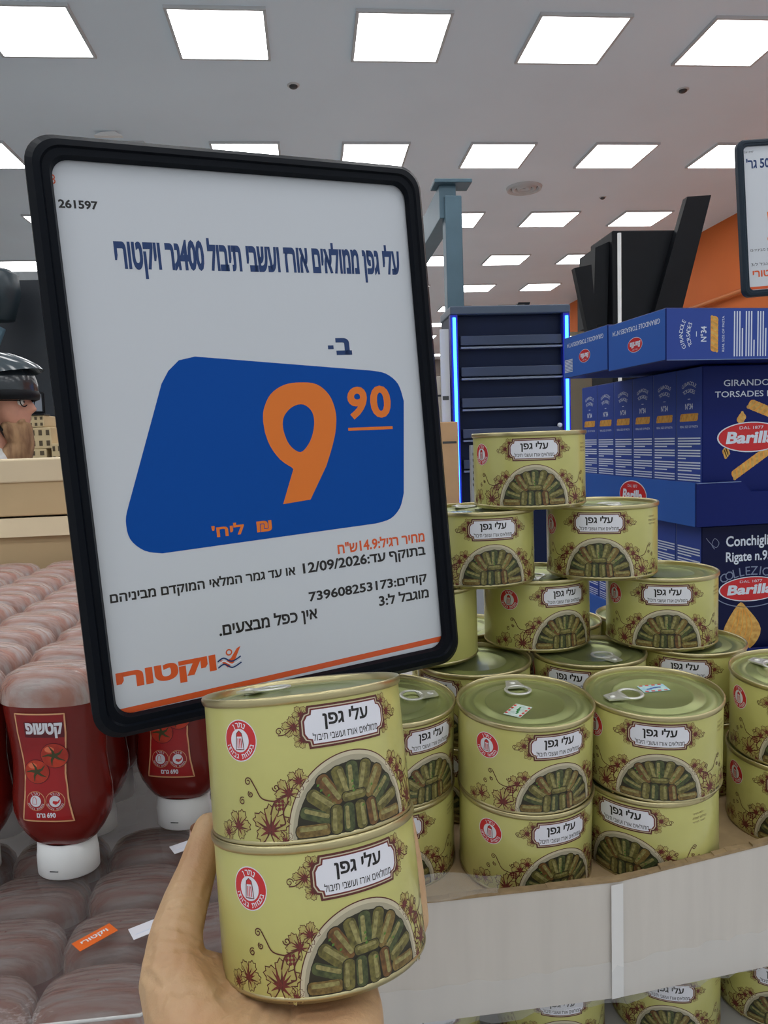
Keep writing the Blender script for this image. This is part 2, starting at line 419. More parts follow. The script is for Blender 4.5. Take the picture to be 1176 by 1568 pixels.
# ------------------------------------------------------------------ tins of stuffed vine leaves
lime = mat('tin_lime_print', (196, 192, 116), .28, var=.03, vscale=40, coat=.25)
gold = mat('tin_gold_rim', (196, 184, 140), .28, metal=.85)
lid_m = mat('tin_lid_lacquer', (160, 168, 112), .34, metal=.7, var=.04, vscale=30)
tab_m = mat('pull_tab_metal', (214, 214, 206), .38, metal=.7)
ink = mat('print_black', (28, 24, 24), .4); brown = mat('print_brown', (92, 42, 34), .4); cream = mat('print_cream', (200, 190, 162), .4)
plate_m = mat('print_plate', (170, 162, 138), .4); red = mat('print_red', (204, 44, 48), .35); plaque_m = mat('print_white', (228, 228, 236), .35)
leaf_m = mat('print_leaf', (184, 178, 104), .4, rgb2=(174, 156, 92), vscale=300); maroon = mat('print_maroon', (112, 44, 40), .4)
roll_dark = mat('print_roll_shadow', (44, 40, 24), .5)
rolls = [mat('print_roll_olive', (122, 114, 58), .4, rgb2=(82, 76, 38), vscale=420), mat('print_roll_green', (84, 92, 54), .4, rgb2=(54, 62, 36), vscale=420),
         mat('print_roll_tan', (140, 116, 62), .4, rgb2=(96, 76, 38), vscale=420), mat('print_roll_rust', (124, 88, 46), .4, rgb2=(90, 62, 34), vscale=420)]
roll_hi = mat('print_roll_light', (160, 152, 96), .4, rgb2=(120, 112, 66), vscale=500); herb = mat('print_herb', (86, 128, 50), .4)
R0, HC = .0495, .0660; SP = HC-.0018

def leaf_art(A, cx, cyy, s, rot, layer, seed):
    rnd = random.Random(seed); out = []; n = 40
    for k in range(n):
        a = 2*PI*k/n
        rr = .62+.38*abs(math.cos(2.5*(a-PI/2)))**.8 if a != -PI/2 else .3
        rr *= (1.0 if k % 2 else .86)
        if abs(((a-1.5*PI+PI) % (2*PI))-PI) < .25: rr *= .55
        x, y = rr*s*math.cos(a), rr*s*math.sin(a)
        out.append((cx+x*math.cos(rot)-y*math.sin(rot), cyy+x*math.sin(rot)+y*math.cos(rot)))
    A.fill(out, leaf_m, layer); A.stroke(out, s*.06, brown, layer+1, True)
    for k in range(13):
        a = -PI/2+2*PI*(k+.5)/13; L = s*(.75 if k % 2 else .55)*rnd.uniform(.85, 1.1)
        p = [(0, -.25*s), (L*.5*math.cos(a)+s*.04*rnd.uniform(-1, 1), -.12*s+L*.5*math.sin(a)), (L*math.cos(a), L*math.sin(a))]
        p = [(cx+x*math.cos(rot)-y*math.sin(rot), cyy+x*math.sin(rot)+y*math.cos(rot)) for x, y in p]
        A.stroke(p, [s*.20, s*.10, s*.02], maroon if k % 3 else brown, layer+2)
def curl(A, pts, w, layer): A.stroke(smooth_poly(pts, 5, False), w, brown, layer)
def spiral(A, cx, cyy, r, a0, turns, w, layer):
    n = 22; A.stroke([(cx+r*(1-.8*k/n)*math.cos(a0+turns*2*PI*k/n), cyy+r*(1-.8*k/n)*math.sin(a0+turns*2*PI*k/n)) for k in range(n+1)], w, brown, layer)
def capsule(cx, cyy, L, w, a, n=6):
    out = []
    for sgn in (1, -1):
        for k in range(n+1):
            t = (-90+180*k/n)*PI/180; x = sgn*(L/2-w*.35)+sgn*math.cos(t)*w*.35; y = sgn*math.sin(t)*w/2
            out.append((cx+x*math.cos(a)-y*math.sin(a), cyy+x*math.sin(a)+y*math.cos(a)))
    return out
def roll_art(A, cx, cyy, L, w, a, k, layer):
    A.fill(capsule(cx, cyy, L*1.04, w*1.12, a), roll_dark, layer)
    A.fill(capsule(cx, cyy, L*.98, w*.94, a), rolls[k % 4], layer+1)
    ox, oy = -math.sin(a)*w*.16, math.cos(a)*w*.16
    if oy < 0: ox, oy = -ox, -oy
    A.fill(capsule(cx+ox, cyy+oy, L*.78, w*.34, a), roll_hi, layer+2)
def tin_art(A):
    rnd = random.Random(3)
    # plaque
    px, pz = 0, .0510
    def plaque(w, h, n):
        o = []
        for sx_, sy_ in ((1, -1), (1, 1), (-1, 1), (-1, -1)):
            q = [(w*.82, h), (w*.84, h*.72), (w*.93, h*.66), (w, h*.36)]
            q = [(x*sx_, y*sy_) for x, y in q]
            if sx_*sy_ > 0: q = q[::-1]
            o += q
        return [(px+x*.94, pz+y*.97) for x, y in o]
    for sg in (-1, 1):
        leaf_art(A, sg*.0255, pz+.001, .0050, sg*-1.3, 1, 5); leaf_art(A, sg*.0215, pz+.0065, .0038, sg*-.5, 1, 6); leaf_art(A, sg*.0220, pz-.0055, .0036, sg*-2.2, 1, 8)
        spiral(A, sg*.0315, pz-.0005, .0018, 0, 1.3, .0004, 3); curl(A, [(sg*.026, pz), (sg*.029, pz-.002), (sg*.032, pz-.0022)], .0005, 3)
    A.fill(plaque(.0238, .0098, 4), brown, 4); A.fill(plaque(.0226, .0088, 4), cream, 5); A.fill(plaque(.0220, .0083, 4), maroon, 6); A.fill(plaque(.0211, .0076, 4), plaque_m, 7)
    A.text('עלי גפן', px-.0115, pz-.0018, px+.0115, pz+.0066, ink, 8, .028, 3)
    A.text('ממולאים אורז ועשבי תיבול', px-.0166, pz-.0061, px+.0166, pz-.0026, ink, 8, .006, 2)
    # arched plate photograph
    ax_, az_, aw, ah = 0, .0038, .0300, .0335
    A.fill([(ax_-aw-.0012, az_)]+ellipse(ax_, az_, aw+.0012, ah+.0012, 40, 180, 0)[0:0]+ellipse(ax_, az_, aw+.0012, ah+.0012, 40, 0, 180)[::1], brown, 1)
    A.fill(ellipse(ax_, az_, aw+.0007, ah+.0007, 40, 0, 180), cream, 2)
    A.fill(ellipse(ax_, az_, aw-.0010, ah-.0010, 40, 0, 180), plate_m, 3)
    A.fill(ellipse(ax_, az_, aw-.0027, ah-.0036, 36, 0, 180), roll_dark, 4)
    n = 11
    for k in range(n):
        a = math.radians(4+172*k/(n-1)); r1_, r2_ = .47, .95 + .04*rnd.random()
        ex, ey = (aw-.0024), (ah-.0034)
        p1 = (ax_+ex*r1_*math.cos(a)*.95, az_+.002+ey*r1_*math.sin(a)*.92); p2 = (ax_+ex*r2_*math.cos(a), az_+.001+ey*r2_*math.sin(a))
        d = (p2[0]-p1[0], p2[1]-p1[1]); L = math.hypot(*d)
        roll_art(A, (p1[0]+p2[0])/2, (p1[1]+p2[1])/2, L*1.05, .0063 if 1 < k < n-2 else .0054, math.atan2(d[1], d[0]), [2, 0, 1, 2, 0, 1, 0, 3, 0, 1, 2][k], 5)
    roll_art(A, ax_, az_+.0150, .0120, .0042, .03, 0, 8)
    for i, x in enumerate((-.0092, -.0034, .0026, .0086)): roll_art(A, ax_+x, az_+.0062, .0126, .0054, PI/2+.06*(i-1.5), [0, 1, 0, 3][i], 8)
    for k in range(9):
        x, y = ax_+rnd.uniform(-.018, .018), az_+rnd.uniform(.003, .024); A.fill([(x, y), (x+.0011, y+.0003), (x+.0013, y+.0012), (x+.0002, y+.0010)], herb, 12)
    # vine ornament on both sides of the plate
    for sg in (-1, 1):
        leaf_art(A, sg*.0390, .0105, .0095, sg*.15, 1, 11); leaf_art(A, sg*.0300, .0245, .0062, sg*-.6, 1, 12); leaf_art(A, sg*.0250, .0290, .0052, sg*-.9, 1, 13)
        leaf_art(A, sg*.0560, .0110, .0070, sg*.5, 1, 14); leaf_art(A, sg*.0640, .0075, .0050, sg*.3, 1, 15); leaf_art(A, sg*.0325, .0042, .0040, sg*-.3, 1, 16)
        curl(A, [(sg*.0385, .0150), (sg*.0360, .0205), (sg*.0300, .0230)], .0007, 3)
        curl(A, [(sg*.0350, .0205), (sg*.0420, .0220), (sg*.0450, .0265), (sg*.0470, .0300)], .0006, 3)
        curl(A, [(sg*.0295, .0205), (sg*.0325, .0160), (sg*.0320, .0110), (sg*.0345, .0105)], .0007, 3)
        spiral(A, sg*.0490, .0295, .0020, 0, 1.4, .0005, 3); spiral(A, sg*.0480, .0240, .0015, 2, 1.4, .0005, 3); spiral(A, sg*.0530, .0210, .0018, 1, 1.4, .0005, 3); spiral(A, sg*.0350, .0265, .0018, 3, 1.3, .0005, 3)
        for k in range(8): A.fill(ellipse(sg*(.0325+.0016*(k % 3)), .0205-.0016*(k//3), .0008, .0008, 8), maroon, 3); 
    # red round badge to the left
    bx, bz, br = -.0520, .0476, .0094
    A.fill(ellipse(bx, bz, br, br, 36), plaque_m, 1); A.fill(ellipse(bx, bz, br*.95, br*.95, 36), red, 2); A.fill(ellipse(bx, bz, br*.56, br*.56, 28), plaque_m, 3)
    A.arc_text('נתרן', bx, bz, br*.735, 90, 70, br*.27, plaque_m, 3, .02); A.arc_text('בכמות גבוהה', bx, bz, br*.76, 270, 150, br*.25, plaque_m, 3, .02, True)
    sh = [(bx-.0023, bz-.0040), (bx+.0023, bz-.0040), (bx+.0017, bz+.0016), (bx+.0014, bz+.0032), (bx, bz+.0043), (bx-.0014, bz+.0032), (bx-.0017, bz+.0016)]
    A.stroke(sh, .0005, maroon, 4, True); A.fill([(bx-.0016, bz+.0018), (bx+.0016, bz+.0018), (bx+.0013, bz+.0032), (bx, bz+.0042), (bx-.0013, bz+.0032)], red, 4)
    for k in (-1, 0, 1): A.stroke([(bx+k*.0011, bz-.0034), (bx+k*.0009, bz+.0010)], .0005, red, 4)
    # small print right
    for k, (w, s_) in enumerate(((.010, 'יש לשמור במקום קריר'), (.013, 'ויבש לאחר הפתיחה'), (.012, 'לשמור בקירור'))):
        A.text(s_, .0480, .0535-.0032*k, .0480+w, .0555-.0032*k, brown, 1, .0, 1)
    A.text('משקל נקי', .0430, .0068, .0530, .0092, brown, 3, .01, 1); A.text('400 גרם', .0400, .0034, .0530, .0058, ink, 3, .03, 1)

def make_tin():
    t = thing('tin_can', '', 'tin can')
    b = MB()
    b.lathe([(.0490, .0030), (R0-.0002, .0032), (R0, .0036), (R0, HC-.004), (R0-.0003, HC-.003)], lime, 72)
    b.lathe([(.0, .0015), (.0470, .0015)], gold, 72)
    A = Art(b, lambda u, v, h: ((R0+h)*math.sin(u/R0), -(R0+h)*math.cos(u/R0), v), .00006, .0022, True)
    tin_art(A); b.build('can_body', t)
    b = MB(); b.lathe([(.0492, HC-.0042), (.0502, HC-.0038), (.0508, HC-.0026), (.0508, HC-.0008), (.0503, HC), (.0496, HC), (.0490, HC-.0008), (.0487, HC-.0030), (.0486, HC-.0040)], gold, 72); b.build('top_rim', t)
    b = MB(); b.lathe([(.0494, .0038), (.0499, .0032), (.0499, .0022), (.0494, .0018), (.0484, .0014), (.0482, .0003), (.0476, 0), (.0470, .0008), (.0468, .0016)], gold, 72); b.build('bottom_rim', t)
    b = MB(); b.lathe([(.0487, HC-.0038), (.0470, HC-.0044), (.0455, HC-.0040), (.0448, HC-.0032), (.0385, HC-.0032), (.0376, HC-.0038), (.0368, HC-.0032), (.0300, HC-.0034), (.0292, HC-.0028), (.0284, HC-.0034), (.0001, HC-.0034)], lid_m, 64); b.build('lid', t)
    b = MB(); z = HC-.0016
    ring = [(.0092*math.cos(2*PI*k/28), .0185+.0085*math.sin(2*PI*k/28), z+.0008) for k in range(28)]
    b.tube(ring, .0015, tab_m, 8, True, .55)
    b.hexa([(.0078, .0235, z), (-.0078, .0235, z), (-.0045, .0385, z-.0004), (.0045, .0385, z-.0004)], [(.0078, .0235, z+.0012), (-.0078, .0235, z+.0012), (-.0045, .0385, z+.0008), (.0045, .0385, z+.0008)], tab_m)
    b.lathe([(.0001, z+.0018), (.0022, z+.0016), (.0026, z+.001), (.003, z-.0015)], tab_m, 16, mx=Matrix.Translation((0, .0335, 0)))
    b.build('pull_tab', t)
    return t
tin0 = make_tin()
stick_m = mat('sticker_silver', (222, 232, 226), .25, rgb2=(184, 208, 198), vscale=200); stick_b = mat('sticker_blue', (150, 200, 222), .25, rgb2=(196, 220, 214), vscale=200)
def add_sticker(t, x, y, rz, m, ink_a, ink_b):
    b = MB(); b.box((-.0105, -.0065, 0), (.0105, .0065, .0003), m)
    for k in range(4): b.box((-.009+.005*k, -.0062, .0002), (-.0065+.005*k, -.0046, .0005), ink_a); b.box((-.009+.005*k, .0046, .0002), (-.0065+.005*k, .0062, .0005), ink_a)
    for k in range(3): b.box((-.006+.003*k, -.002+.001*k, .0002), (-.002+.004*k, -.0008+.001*k, .0005), ink_b)
    o = b.build('lid_sticker', t); o.location = (x, y, HC-.0031); o.rotation_euler = (0, 0, rz); o['label'] = 'small shiny security sticker'
first_tin = [True]
def tin(x, y, z, face, label, group, tab=0.0, lean=0.0, sticker=None):
    """face: degrees by which the plaque turns right of the line towards the viewer"""
    if first_tin[0]: t = tin0; first_tin[0] = False
    else: t = copy_tree(tin0)
    t.location = (x, y, z); t.rotation_euler = (lean, 0, -math.atan2(x, y)+math.radians(face))
    if lean: t.rotation_mode = 'XYZ'
    t['label'] = label; t['group'] = group
    for c in t.children:
        if c.name.startswith('pull_tab'): c.rotation_euler = (0, 0, math.radians(tab)-t.rotation_euler[2])
    if sticker: add_sticker(t, *sticker)
    return t
KZ = -.391; KLOW = KZ-.007-.1985
G1, G2, G3 = 'tins stacked on the white cardboard tray', 'tins of the pyramid on the tray', 'tins below the white tray'
LZ = -.194
def stack(x, y, f_top, f_low, lab_top, lab_low, tab, lean=0.0, sticker=None):
    z0 = LZ-HC-SP
    tin(x, y, z0, f_low, lab_low, G1, tab, lean)
    o = Vector((0, 0, SP)); o.rotate(Matrix.Rotation(lean, 3, 'X'))
    tin(x+o.x, y+o.y, z0+o.z+.0002, f_top, lab_top, G1, tab, lean, sticker)
LEAN = math.radians(3.0)
green = mat('sticker_green', (60, 140, 80), .3); redk = mat('sticker_red', (210, 70, 60), .3); bluek = mat('sticker_ink_blue', (50, 90, 160), .3)
stack(.0490, .553, 37, 3, 'upper tin on the tray half hidden behind the two held tins', 'lower tin on the tray half hidden behind the lower held tin', -80, LEAN)
stack(.1493, .530, 28, 30, 'front tin on the tray with a silver sticker in front of its lid ring', 'front tin at the tray edge beneath the silver sticker tin', 0, LEAN, (-.012, -.012, .65, stick_m, redk, green))
stack(.2500, .530, 6, -19, 'front tin on the tray with a blue and red sticker on its lid', 'front tin at the tray edge turned left beneath the blue sticker tin', 98, LEAN, (.002, .010, .35, stick_b, redk, bluek))
stack(.3830, .552, 5, 4, 'upper tin cut off by the right edge at the end of the tray', 'lower tin cut off by the right edge at the end of the tray', 30, LEAN)
for i, (x, y, f, lb, tb) in enumerate(((.135, .632, -40, 'tin behind the silver sticker tin under the sign corner', 20),
        (.242, .636, -19, 'tin peeking out behind the front row, under the middle tins of the pyramid', 200), (.343, .648, -3, 'tin peeking out behind the blue sticker tin right of the pyramid', -50))):
    stack(x, y, f, f, lb, 'hidden tin beneath the '+lb[:lb.index(' behind')]+', second row, %s from the left' % ORD[i], tb)
for i, (x, lb) in enumerate(((.145, 'back row tin behind the left foot of the pyramid'), (.248, 'back row tin whose lid shows between two pyramid tins'), (.350, 'back row tin behind the right foot of the pyramid'))):
    stack(x, .754, 10*i, 5, lb, 'lower hidden '+lb, 60*i)
tin(.0945, .658, LZ, -75, 'bottom left tin of the pyramid, mostly behind the sign edge', G2, 30)
tin(.2077, .680, LZ, 31, 'bottom middle tin of the pyramid, red badge and plaque both showing', G2, 160)
tin(.3214, .658, LZ, 6.7, 'bottom right tin of the pyramid with a ring lid', G2, 60)
tin(.1478, .6563, LZ+HC, 15, 'left tin of the second pyramid tier, beside the sign edge', G2, 20, 0, (-.02, -.01, .3, stick_b, bluek, stick_m))
tin(.2646, .660, LZ+HC, -2, 'right tin of the second pyramid tier', G2, 180)
tin(.1953, .6547, LZ+2*HC, 5.7, 'topmost tin crowning the pyramid', G2, 90)
LOW = -.486
for x, f, lb in ((.203, 12, 'tin below the white tray, second from the right of those in view'), (.316, 6, 'tin below the white tray with its plaque showing at the bottom edge'), (.424, 10, 'tin below the white tray at the bottom right corner'), (.084, 8, 'tin below the white tray right beside the wrist of the hand')):
    tin(x, .640, LOW-HC, f, lb, G3, 0)

# two tins held in the hand
HT = Vector((-.010, .3757, -.1238)); HN = Vector((-.0478, .2352, 0)); HN.z = math.sqrt(1-HN.length_squared)
def held(k, face, label, tab):
    t = copy_tree(tin0); e1 = Vector((1, 0, 0)); e1 = (e1-HN*e1.dot(HN)).normalized(); e2 = HN.cross(e1)
    c = HT-HN*(HC+SP*k)
    M = Matrix(((e1.x, e2.x, HN.x, c.x), (e1.y, e2.y, HN.y, c.y), (e1.z, e2.z, HN.z, c.z), (0, 0, 0, 1))) @ Matrix.Rotation(math.radians(face), 4, 'Z')
    t.matrix_world = M; t['label'] = label; t['group'] = 'tins held in the hand'
    for ch in t.children:
        if ch.name.startswith('pull_tab'): ch.rotation_euler = (0, 0, math.radians(tab-face))
    return t
held(0, 24, 'upper one of the two large tins held in the hand, in front of the sign', 60)
held(1, 23, 'lower one of the two large tins held in the hand, resting on the palm', 60)
HE1 = Vector((1, 0, 0)); HE1 = (HE1-HN*HE1.dot(HN)).normalized(); HE2 = HN.cross(HE1); HB = HT-HN*(HC+SP+.0002)

# ------------------------------------------------------------------ white cardboard tray and what carries it
tray_w = mat('white_cardboard', (206, 199, 191), .6, var=.03, vscale=14, stretch=(6, 6, .6))
kraft = mat('kraft_edge', (150, 126, 92), .8, var=.15, vscale=120)
seam_m = mat('white_tape', (226, 224, 222), .3)
t = thing('cardboard_tray', 'long white cardboard tray holding the stacked tins, brown corrugated top edge', 'tray', (.2, .6, LZ-HC-SP-.066))
def off(o): o.location = -Vector(t.location); return o
front = [(-.006, .458), (.196, .463), (.330, .492), (.455, .524)]
ZB, ZT = LZ-HC-SP-.066, LZ-HC-SP+.021
def wall_strip(pts, th, z0, z1, m):
    b = MB(); vs = []; n = len(pts); zs = z0 if isinstance(z0, list) else [z0]*n
    P = [Vector(p) for p in pts]; outv = []
    for i in range(n):
        tt = (P[min(i+1, n-1)]-P[max(i-1, 0)]).normalized(); outv.append(Vector((-tt.y, tt.x))*th)
    for k, (p, q) in enumerate(zip(P, outv)):
        z0 = zs[k]
        vs += [(p.x, p.y, z0), (p.x, p.y, z1), (p.x+q.x, p.y+q.y, z1), (p.x+q.x, p.y+q.y, z0)]
    fs = []
    for i in range(n-1):
        for k in range(4): fs.append([4*i+k, 4*i+(k+1) % 4, 4*i+4+(k+1) % 4, 4*i+4+k])
    fs += [[3, 2, 1, 0], [4*n-4, 4*n-3, 4*n-2, 4*n-1]]
    b.add(vs, fs, m); return b
off(wall_strip(front, .004, [ZB, ZB, ZB-.012, ZB-.020], ZT-.002, tray_w).build('front_panel', t))
wob = [(x, y) for i in range(len(front)-1) for x, y in [(front[i][0]+(front[i+1][0]-front[i][0])*k/12, front[i][1]+(front[i+1][1]-front[i][1])*k/12) for k in range(12)]]+[front[-1]]
b = MB()
for i in range(len(wob)-1):
    (xa, ya), (xb, yb) = wob[i], wob[i+1]; h = random.Random(i).uniform(-.001, .001)
    b.hexa([(xa, ya-.0005, ZT-.002), (xb, yb-.0005, ZT-.002), (xb, yb+.0045, ZT-.002), (xa, ya+.0045, ZT-.002)], [(xa, ya-.0005, ZT+h), (xb, yb-.0005, ZT+h), (xb, yb+.0045, ZT+h), (xa, ya+.0045, ZT+h)], kraft)
off(b.build('corrugated_edge', t))['label'] = 'brown corrugated cardboard edge'
off(wall_strip([(-.006, .82), (-.006, .458)], .004, ZB, ZT-.002, tray_w).build('side_panel', t)); off(wall_strip([(.455, .524), (.455, .82)], .004, ZB, ZT-.002, tray_w).build('side_panel', t))
off(wall_strip([(.455, .82), (-.006, .82)], .004, ZB, ZT-.002, tray_w).build('back_panel', t))
b = MB(); b.add([(x, y, z) for z in (ZB, ZB+.004) for x, y in ((-.004, .4615), (.196, .4665), (.330, .4955), (.452, .528), (.452, .818), (-.004, .818))], [[5, 4, 3, 2, 1, 0], [6, 7, 8, 9, 10, 11]]+[[k, (k+1) % 6, 6+(k+1) % 6, 6+k] for k in range(6)], tray_w); off(b.build('bottom_panel', t))
b = MB(); zz = LZ-HC-SP-.0004
b.add([(x, y, z) for z in (zz-.004, zz) for x, y in ((-.002, .4635), (.196, .4685), (.330, .4975), (.451, .53), (.451, .815), (-.002, .815))], [[5, 4, 3, 2, 1, 0], [6, 7, 8, 9, 10, 11]], mat('kraft_liner', (176, 150, 112), .8, var=.08, vscale=60))
off(b.build('liner_sheet', t))['label'] = 'brown cardboard liner under the tins'
b = MB()
b.add([(.190, .4608, ZB+.001), (.199, .4622, ZB+.001), (.199, .4622, ZT-.003), (.190, .4608, ZT-.003)], [[0, 1, 2, 3]], seam_m); off(b.build('tape_strip', t))
film_m = mat('clear_film', (235, 238, 240), .12, alpha=.18, bump=.9, bscale=40)
# stretch film along the tray foot and over its left end
t = thing('stretch_film', 'crumpled clear film hanging along the foot of the white tray', 'plastic film', (.2, .5, ZB))
b = MB(); vs = []; fs = []; n = 60; rnd = random.Random(5)
def fpt(u):
    u *= len(front)-1; i = min(int(u), len(front)-2); f = u-i; return (front[i][0]+(front[i+1][0]-front[i][0])*f, front[i][1]+(front[i+1][1]-front[i][1])*f)
for i in range(n+1):
    x, y = fpt(.02+.98*i/n); ZF = ZB-.020*max(0, i/n-.4)/.6; w1, w2 = rnd.uniform(-.001, .001), rnd.uniform(-.002, .002)
    vs += [(x, y-.0012, ZF+.026+w2), (x, y-.0035+w1, ZF+.012), (x, y-.0025-w1, ZF-.003+w2), (x, y+.016, ZF-.009+w1)]
for i in range(n):
    for k in range(3): fs.append([4*i+k, 4*i+k+1, 4*i+5+k, 4*i+4+k])
b.add(vs, fs, film_m, True); o = b.build('film_skirt', t); o.location = -Vector(t.location)
t = thing('stretch_film', 'loose corner of clear film over the tray rim, right of the held tins', 'plastic film', (.07, .46, ZT))
b = MB(); vs = []; fs = []
for i in range(13):
    for j in range(7):
        u, v = i/12, j/6; vs.append((.030+.080*u+.008*v, .456+.022*v, ZT+.002+.007*v*(1-u)+.0015*math.sin(9*u+3*v)))
for i in range(12):
    for j in range(6): fs.append([7*i+j, 7*i+7+j, 7*i+8+j, 7*i+j+1])
b.add(vs, fs, mat('hazy_film', (232, 234, 234), .15, alpha=.18, bump=.5, bscale=60), True); o = b.build('film_flap', t); o.location = -Vector(t.location)

wood_shade_m = mat('pallet_wood_shaded', (74, 62, 50), .8, var=.2, vscale=12, stretch=(1, 8, 1))  # wood colour darkened to stand for the shade under the tray
t = thing('pallet', 'wooden pallet board darkened as shade between the white tray and the tins below', 'pallet', (.2, .6, LOW))
for k in range(4):
    b = MB(); b.box((-.20, -.002+.055*k, .002), (.25, .050+.055*k, ZB-LOW-.0005), wood_shade_m, .002); b.build('pallet_board', t)
plw = mat('plinth_white', (180, 178, 176), .7)
t = thing('display_plinth', 'white display block carrying the tins below the tray', 'plinth', (.2, .8, FZ))
b = MB(); b.box((-.235, -.24, 0), (.27, .10, LOW-HC-FZ-.0005), plw, .003); b.build('plinth_body', t)
b = MB(); b.box((-.235, -.244, .25), (.27, -.24, .30), seam_m); b.build('plinth_band', t)
t = thing('display_plinth', 'white display block carrying the ketchup layers', 'plinth', (-.5, .95, FZ))
b = MB(); b.box((-.5, -.45, 0), (.46, .48, KLOW-FZ-.0005), plw, .003); b.build('plinth_body', t)
b = MB(); b.box((-.5, -.454, .25), (.46, -.45, .30), seam_m); b.build('plinth_band', t)

# ------------------------------------------------------------------ promotion sign on its stand
frame_m = mat('sign_frame_black', (6, 11, 20), .42, spec=.12)
paper_m = mat('sign_paper', (203, 207, 214), .32); blue_m = mat('sign_blue', (0, 72, 158), .5, spec=.15); org_m = mat('sign_orange', (226, 116, 26), .4); navy_t = mat('sign_navy_ink', (10, 50, 104), .4); rust_m = mat('sign_rust_ink', (214, 86, 34), .4)
SW = .265
A1, A2 = Vector((.942, .33304, .04142)).normalized(), Vector((-.04511, .02561, .99911)).normalized(); A3 = A1.cross(A2).normalized(); A2 = A3.cross(A1)
ST = Vector((-.61285, 1.79332, .71187))*SW
NINE = smooth_poly([(.485, -.672), (.490, -.640), (.512, -.603), (.550, -.581), (.595, -.576), (.640, -.583), (.672, -.612), (.686, -.655), (.683, -.700), (.668, -.748), (.645, -.800)], 4, False) + [(.592, -.884), (.516, -.888), (.553, -.800)] + smooth_poly([(.549, -.795), (.520, -.772), (.497, -.735), (.487, -.700)], 3, False)
NINE_IN = smooth_poly([(.536, -.690), (.543, -.660), (.568, -.638), (.598, -.634), (.620, -.655), (.622, -.690), (.607, -.730), (.582, -.756), (.562, -.750), (.545, -.728)], 4)
def sign_frame(t, w, h, border, rad, m):
    b = MB(); N = None; loops = []
    for ins, d in ((0, .010), (0, -.003), (.004, -.008), (border*.55, -.009), (border*.62, -.0075), (border*.9, -.0075), (border, -.003)):
        loops.append([(u, d, v) for u, v in rrect(ins, -h+ins, w-ins, -ins, max(rad-ins*.5, .004), 8)])
    N = len(loops[0]); vs = [p for l in loops for p in l]
    fs = [[i*N+k, i*N+(k+1) % N, (i+1)*N+(k+1) % N, (i+1)*N+k] for i in range(len(loops)-1) for k in range(N)]
    b.add(vs, fs, m, False); b.build('frame', t)
    b = MB(); o_ = rrect(0, -h, w, 0, rad, 8); b.add([(u, .0101, v) for u, v in o_], [list(range(len(o_)))[::-1]], m); b.build('back_board', t)
t = thing('price_sign', 'large white price sign in black frame, orange 9 and 90 on a blue patch', 'sign')
t.matrix_world = Matrix(((A1.x, -A3.x, A2.x, ST.x), (A1.y, -A3.y, A2.y, ST.y), (A1.z, -A3.z, A2.z, ST.z), (0, 0, 0, 1)))
sign_frame(t, SW, SW*1.4, SW*.054, SW*.065, frame_m)
b = MB(); A = Art(b, lambda u, v, h: (u*SW, -.0015-h, v*SW), .00012)
A.fill(rrect(.040, -1.36, .960, -.040, .035), paper_m, 0)
A.text('8', .049, -.107, .060, -.086, rust_m, 1); A.text('261597', .060, -.160, .145, -.140, ink, 1, .035)
A.text('עלי גפן ממולאים אורז ועשבי תיבול 400גר ויקטורי', .169, -.316, .917, -.214, navy_t, 1, .045)
A.text('ב', .705, -.508, .750, -.463, navy_t, 1, .05); A.fill([(.682, -.492), (.698, -.492), (.698, -.482), (.682, -.482)], navy_t, 1)
bl = [(.262, -.535), (.290, -.510)] + [(.33, -.502), (.79, -.551)] + smooth_poly([(.800, -.552), (.845, -.562), (.880, -.592), (.893, -.640)], 4, False) + smooth_poly([(.868, -.895), (.852, -.935), (.820, -.962), (.775, -.970)], 4, False) + smooth_poly([(.200, -.974), (.160, -.962), (.130, -.930), (.125, -.885), (.135, -.850)], 4, False) + [(.243, -.565)]
A.fill(bl, blue_m, 1)
A.fill(NINE, org_m, 2, [NINE_IN]); A.text('9', .722, -.682, .780, -.594, org_m, 2, .035, 4, 0, .1); A.text('0', .790, -.682, .852, -.594, org_m, 2, .035, 4); A.fill([(.718, -.711), (.851, -.715), (.851, -.707), (.718, -.703)], org_m, 2)
A.text('₪', .440, -.953, .480, -.925, org_m, 2, .03); A.text("ליח'", .325, -.952, .407, -.921, org_m, 2, .03)
A.text('מחיר רגיל:14.9ש"ח', .655, -1.040, .921, -1.008, rust_m, 1, .028); A.text('בתוקף עד:12/09/2026', .552, -1.086, .920, -1.049, ink, 1, .028); A.text('או עד גמר המלאי המוקדם מביניהם', .069, -1.084, .531, -1.050, ink, 1, .028)
A.text('קודים:739608253173', .561, -1.162, .917, -1.128, ink, 1, .028); A.text('מוגבל ל:3', .762, -1.201, .919, -1.170, ink, 1, .028); A.text('אין כפל מבצעים.', .316, -1.212, .580, -1.168, ink, 1, .028)
A.text('ויקטורי', .061, -1.300, .300, -1.245, rust_m, 1, .055)
A.fill(ellipse(.335, -1.247, .0085, .0085, 18), rust_m, 1, [ellipse(.335, -1.247, .005, .005, 14)[::-1]])
A.fill([(.308, -1.262), (.328, -1.285), (.345, -1.275), (.366, -1.236), (.356, -1.240), (.338, -1.263), (.326, -1.268)], rust_m, 1)
for k in range(3): A.stroke(smooth_poly([(.304, -1.266-.008*k), (.320, -1.259-.008*k), (.340, -1.271-.008*k), (.364, -1.262-.008*k)], 5, False), .0035, navy_t if k != 1 else plaque_m, 2)
A.fill([(.052, -1.348), (.955, -1.334), (.955, -1.319), (.052, -1.333)], rust_m, 1)
b.build('paper_insert', t)
foot = t.matrix_world @ Vector((SW*.5, .006, -SW*1.4))
b = MB(); b.box((SW*.5-.02, .002, -SW*1.4-.012), (SW*.5+.02, .011, -SW*1.4+.004), frame_m, .002); b.build('clip', t)
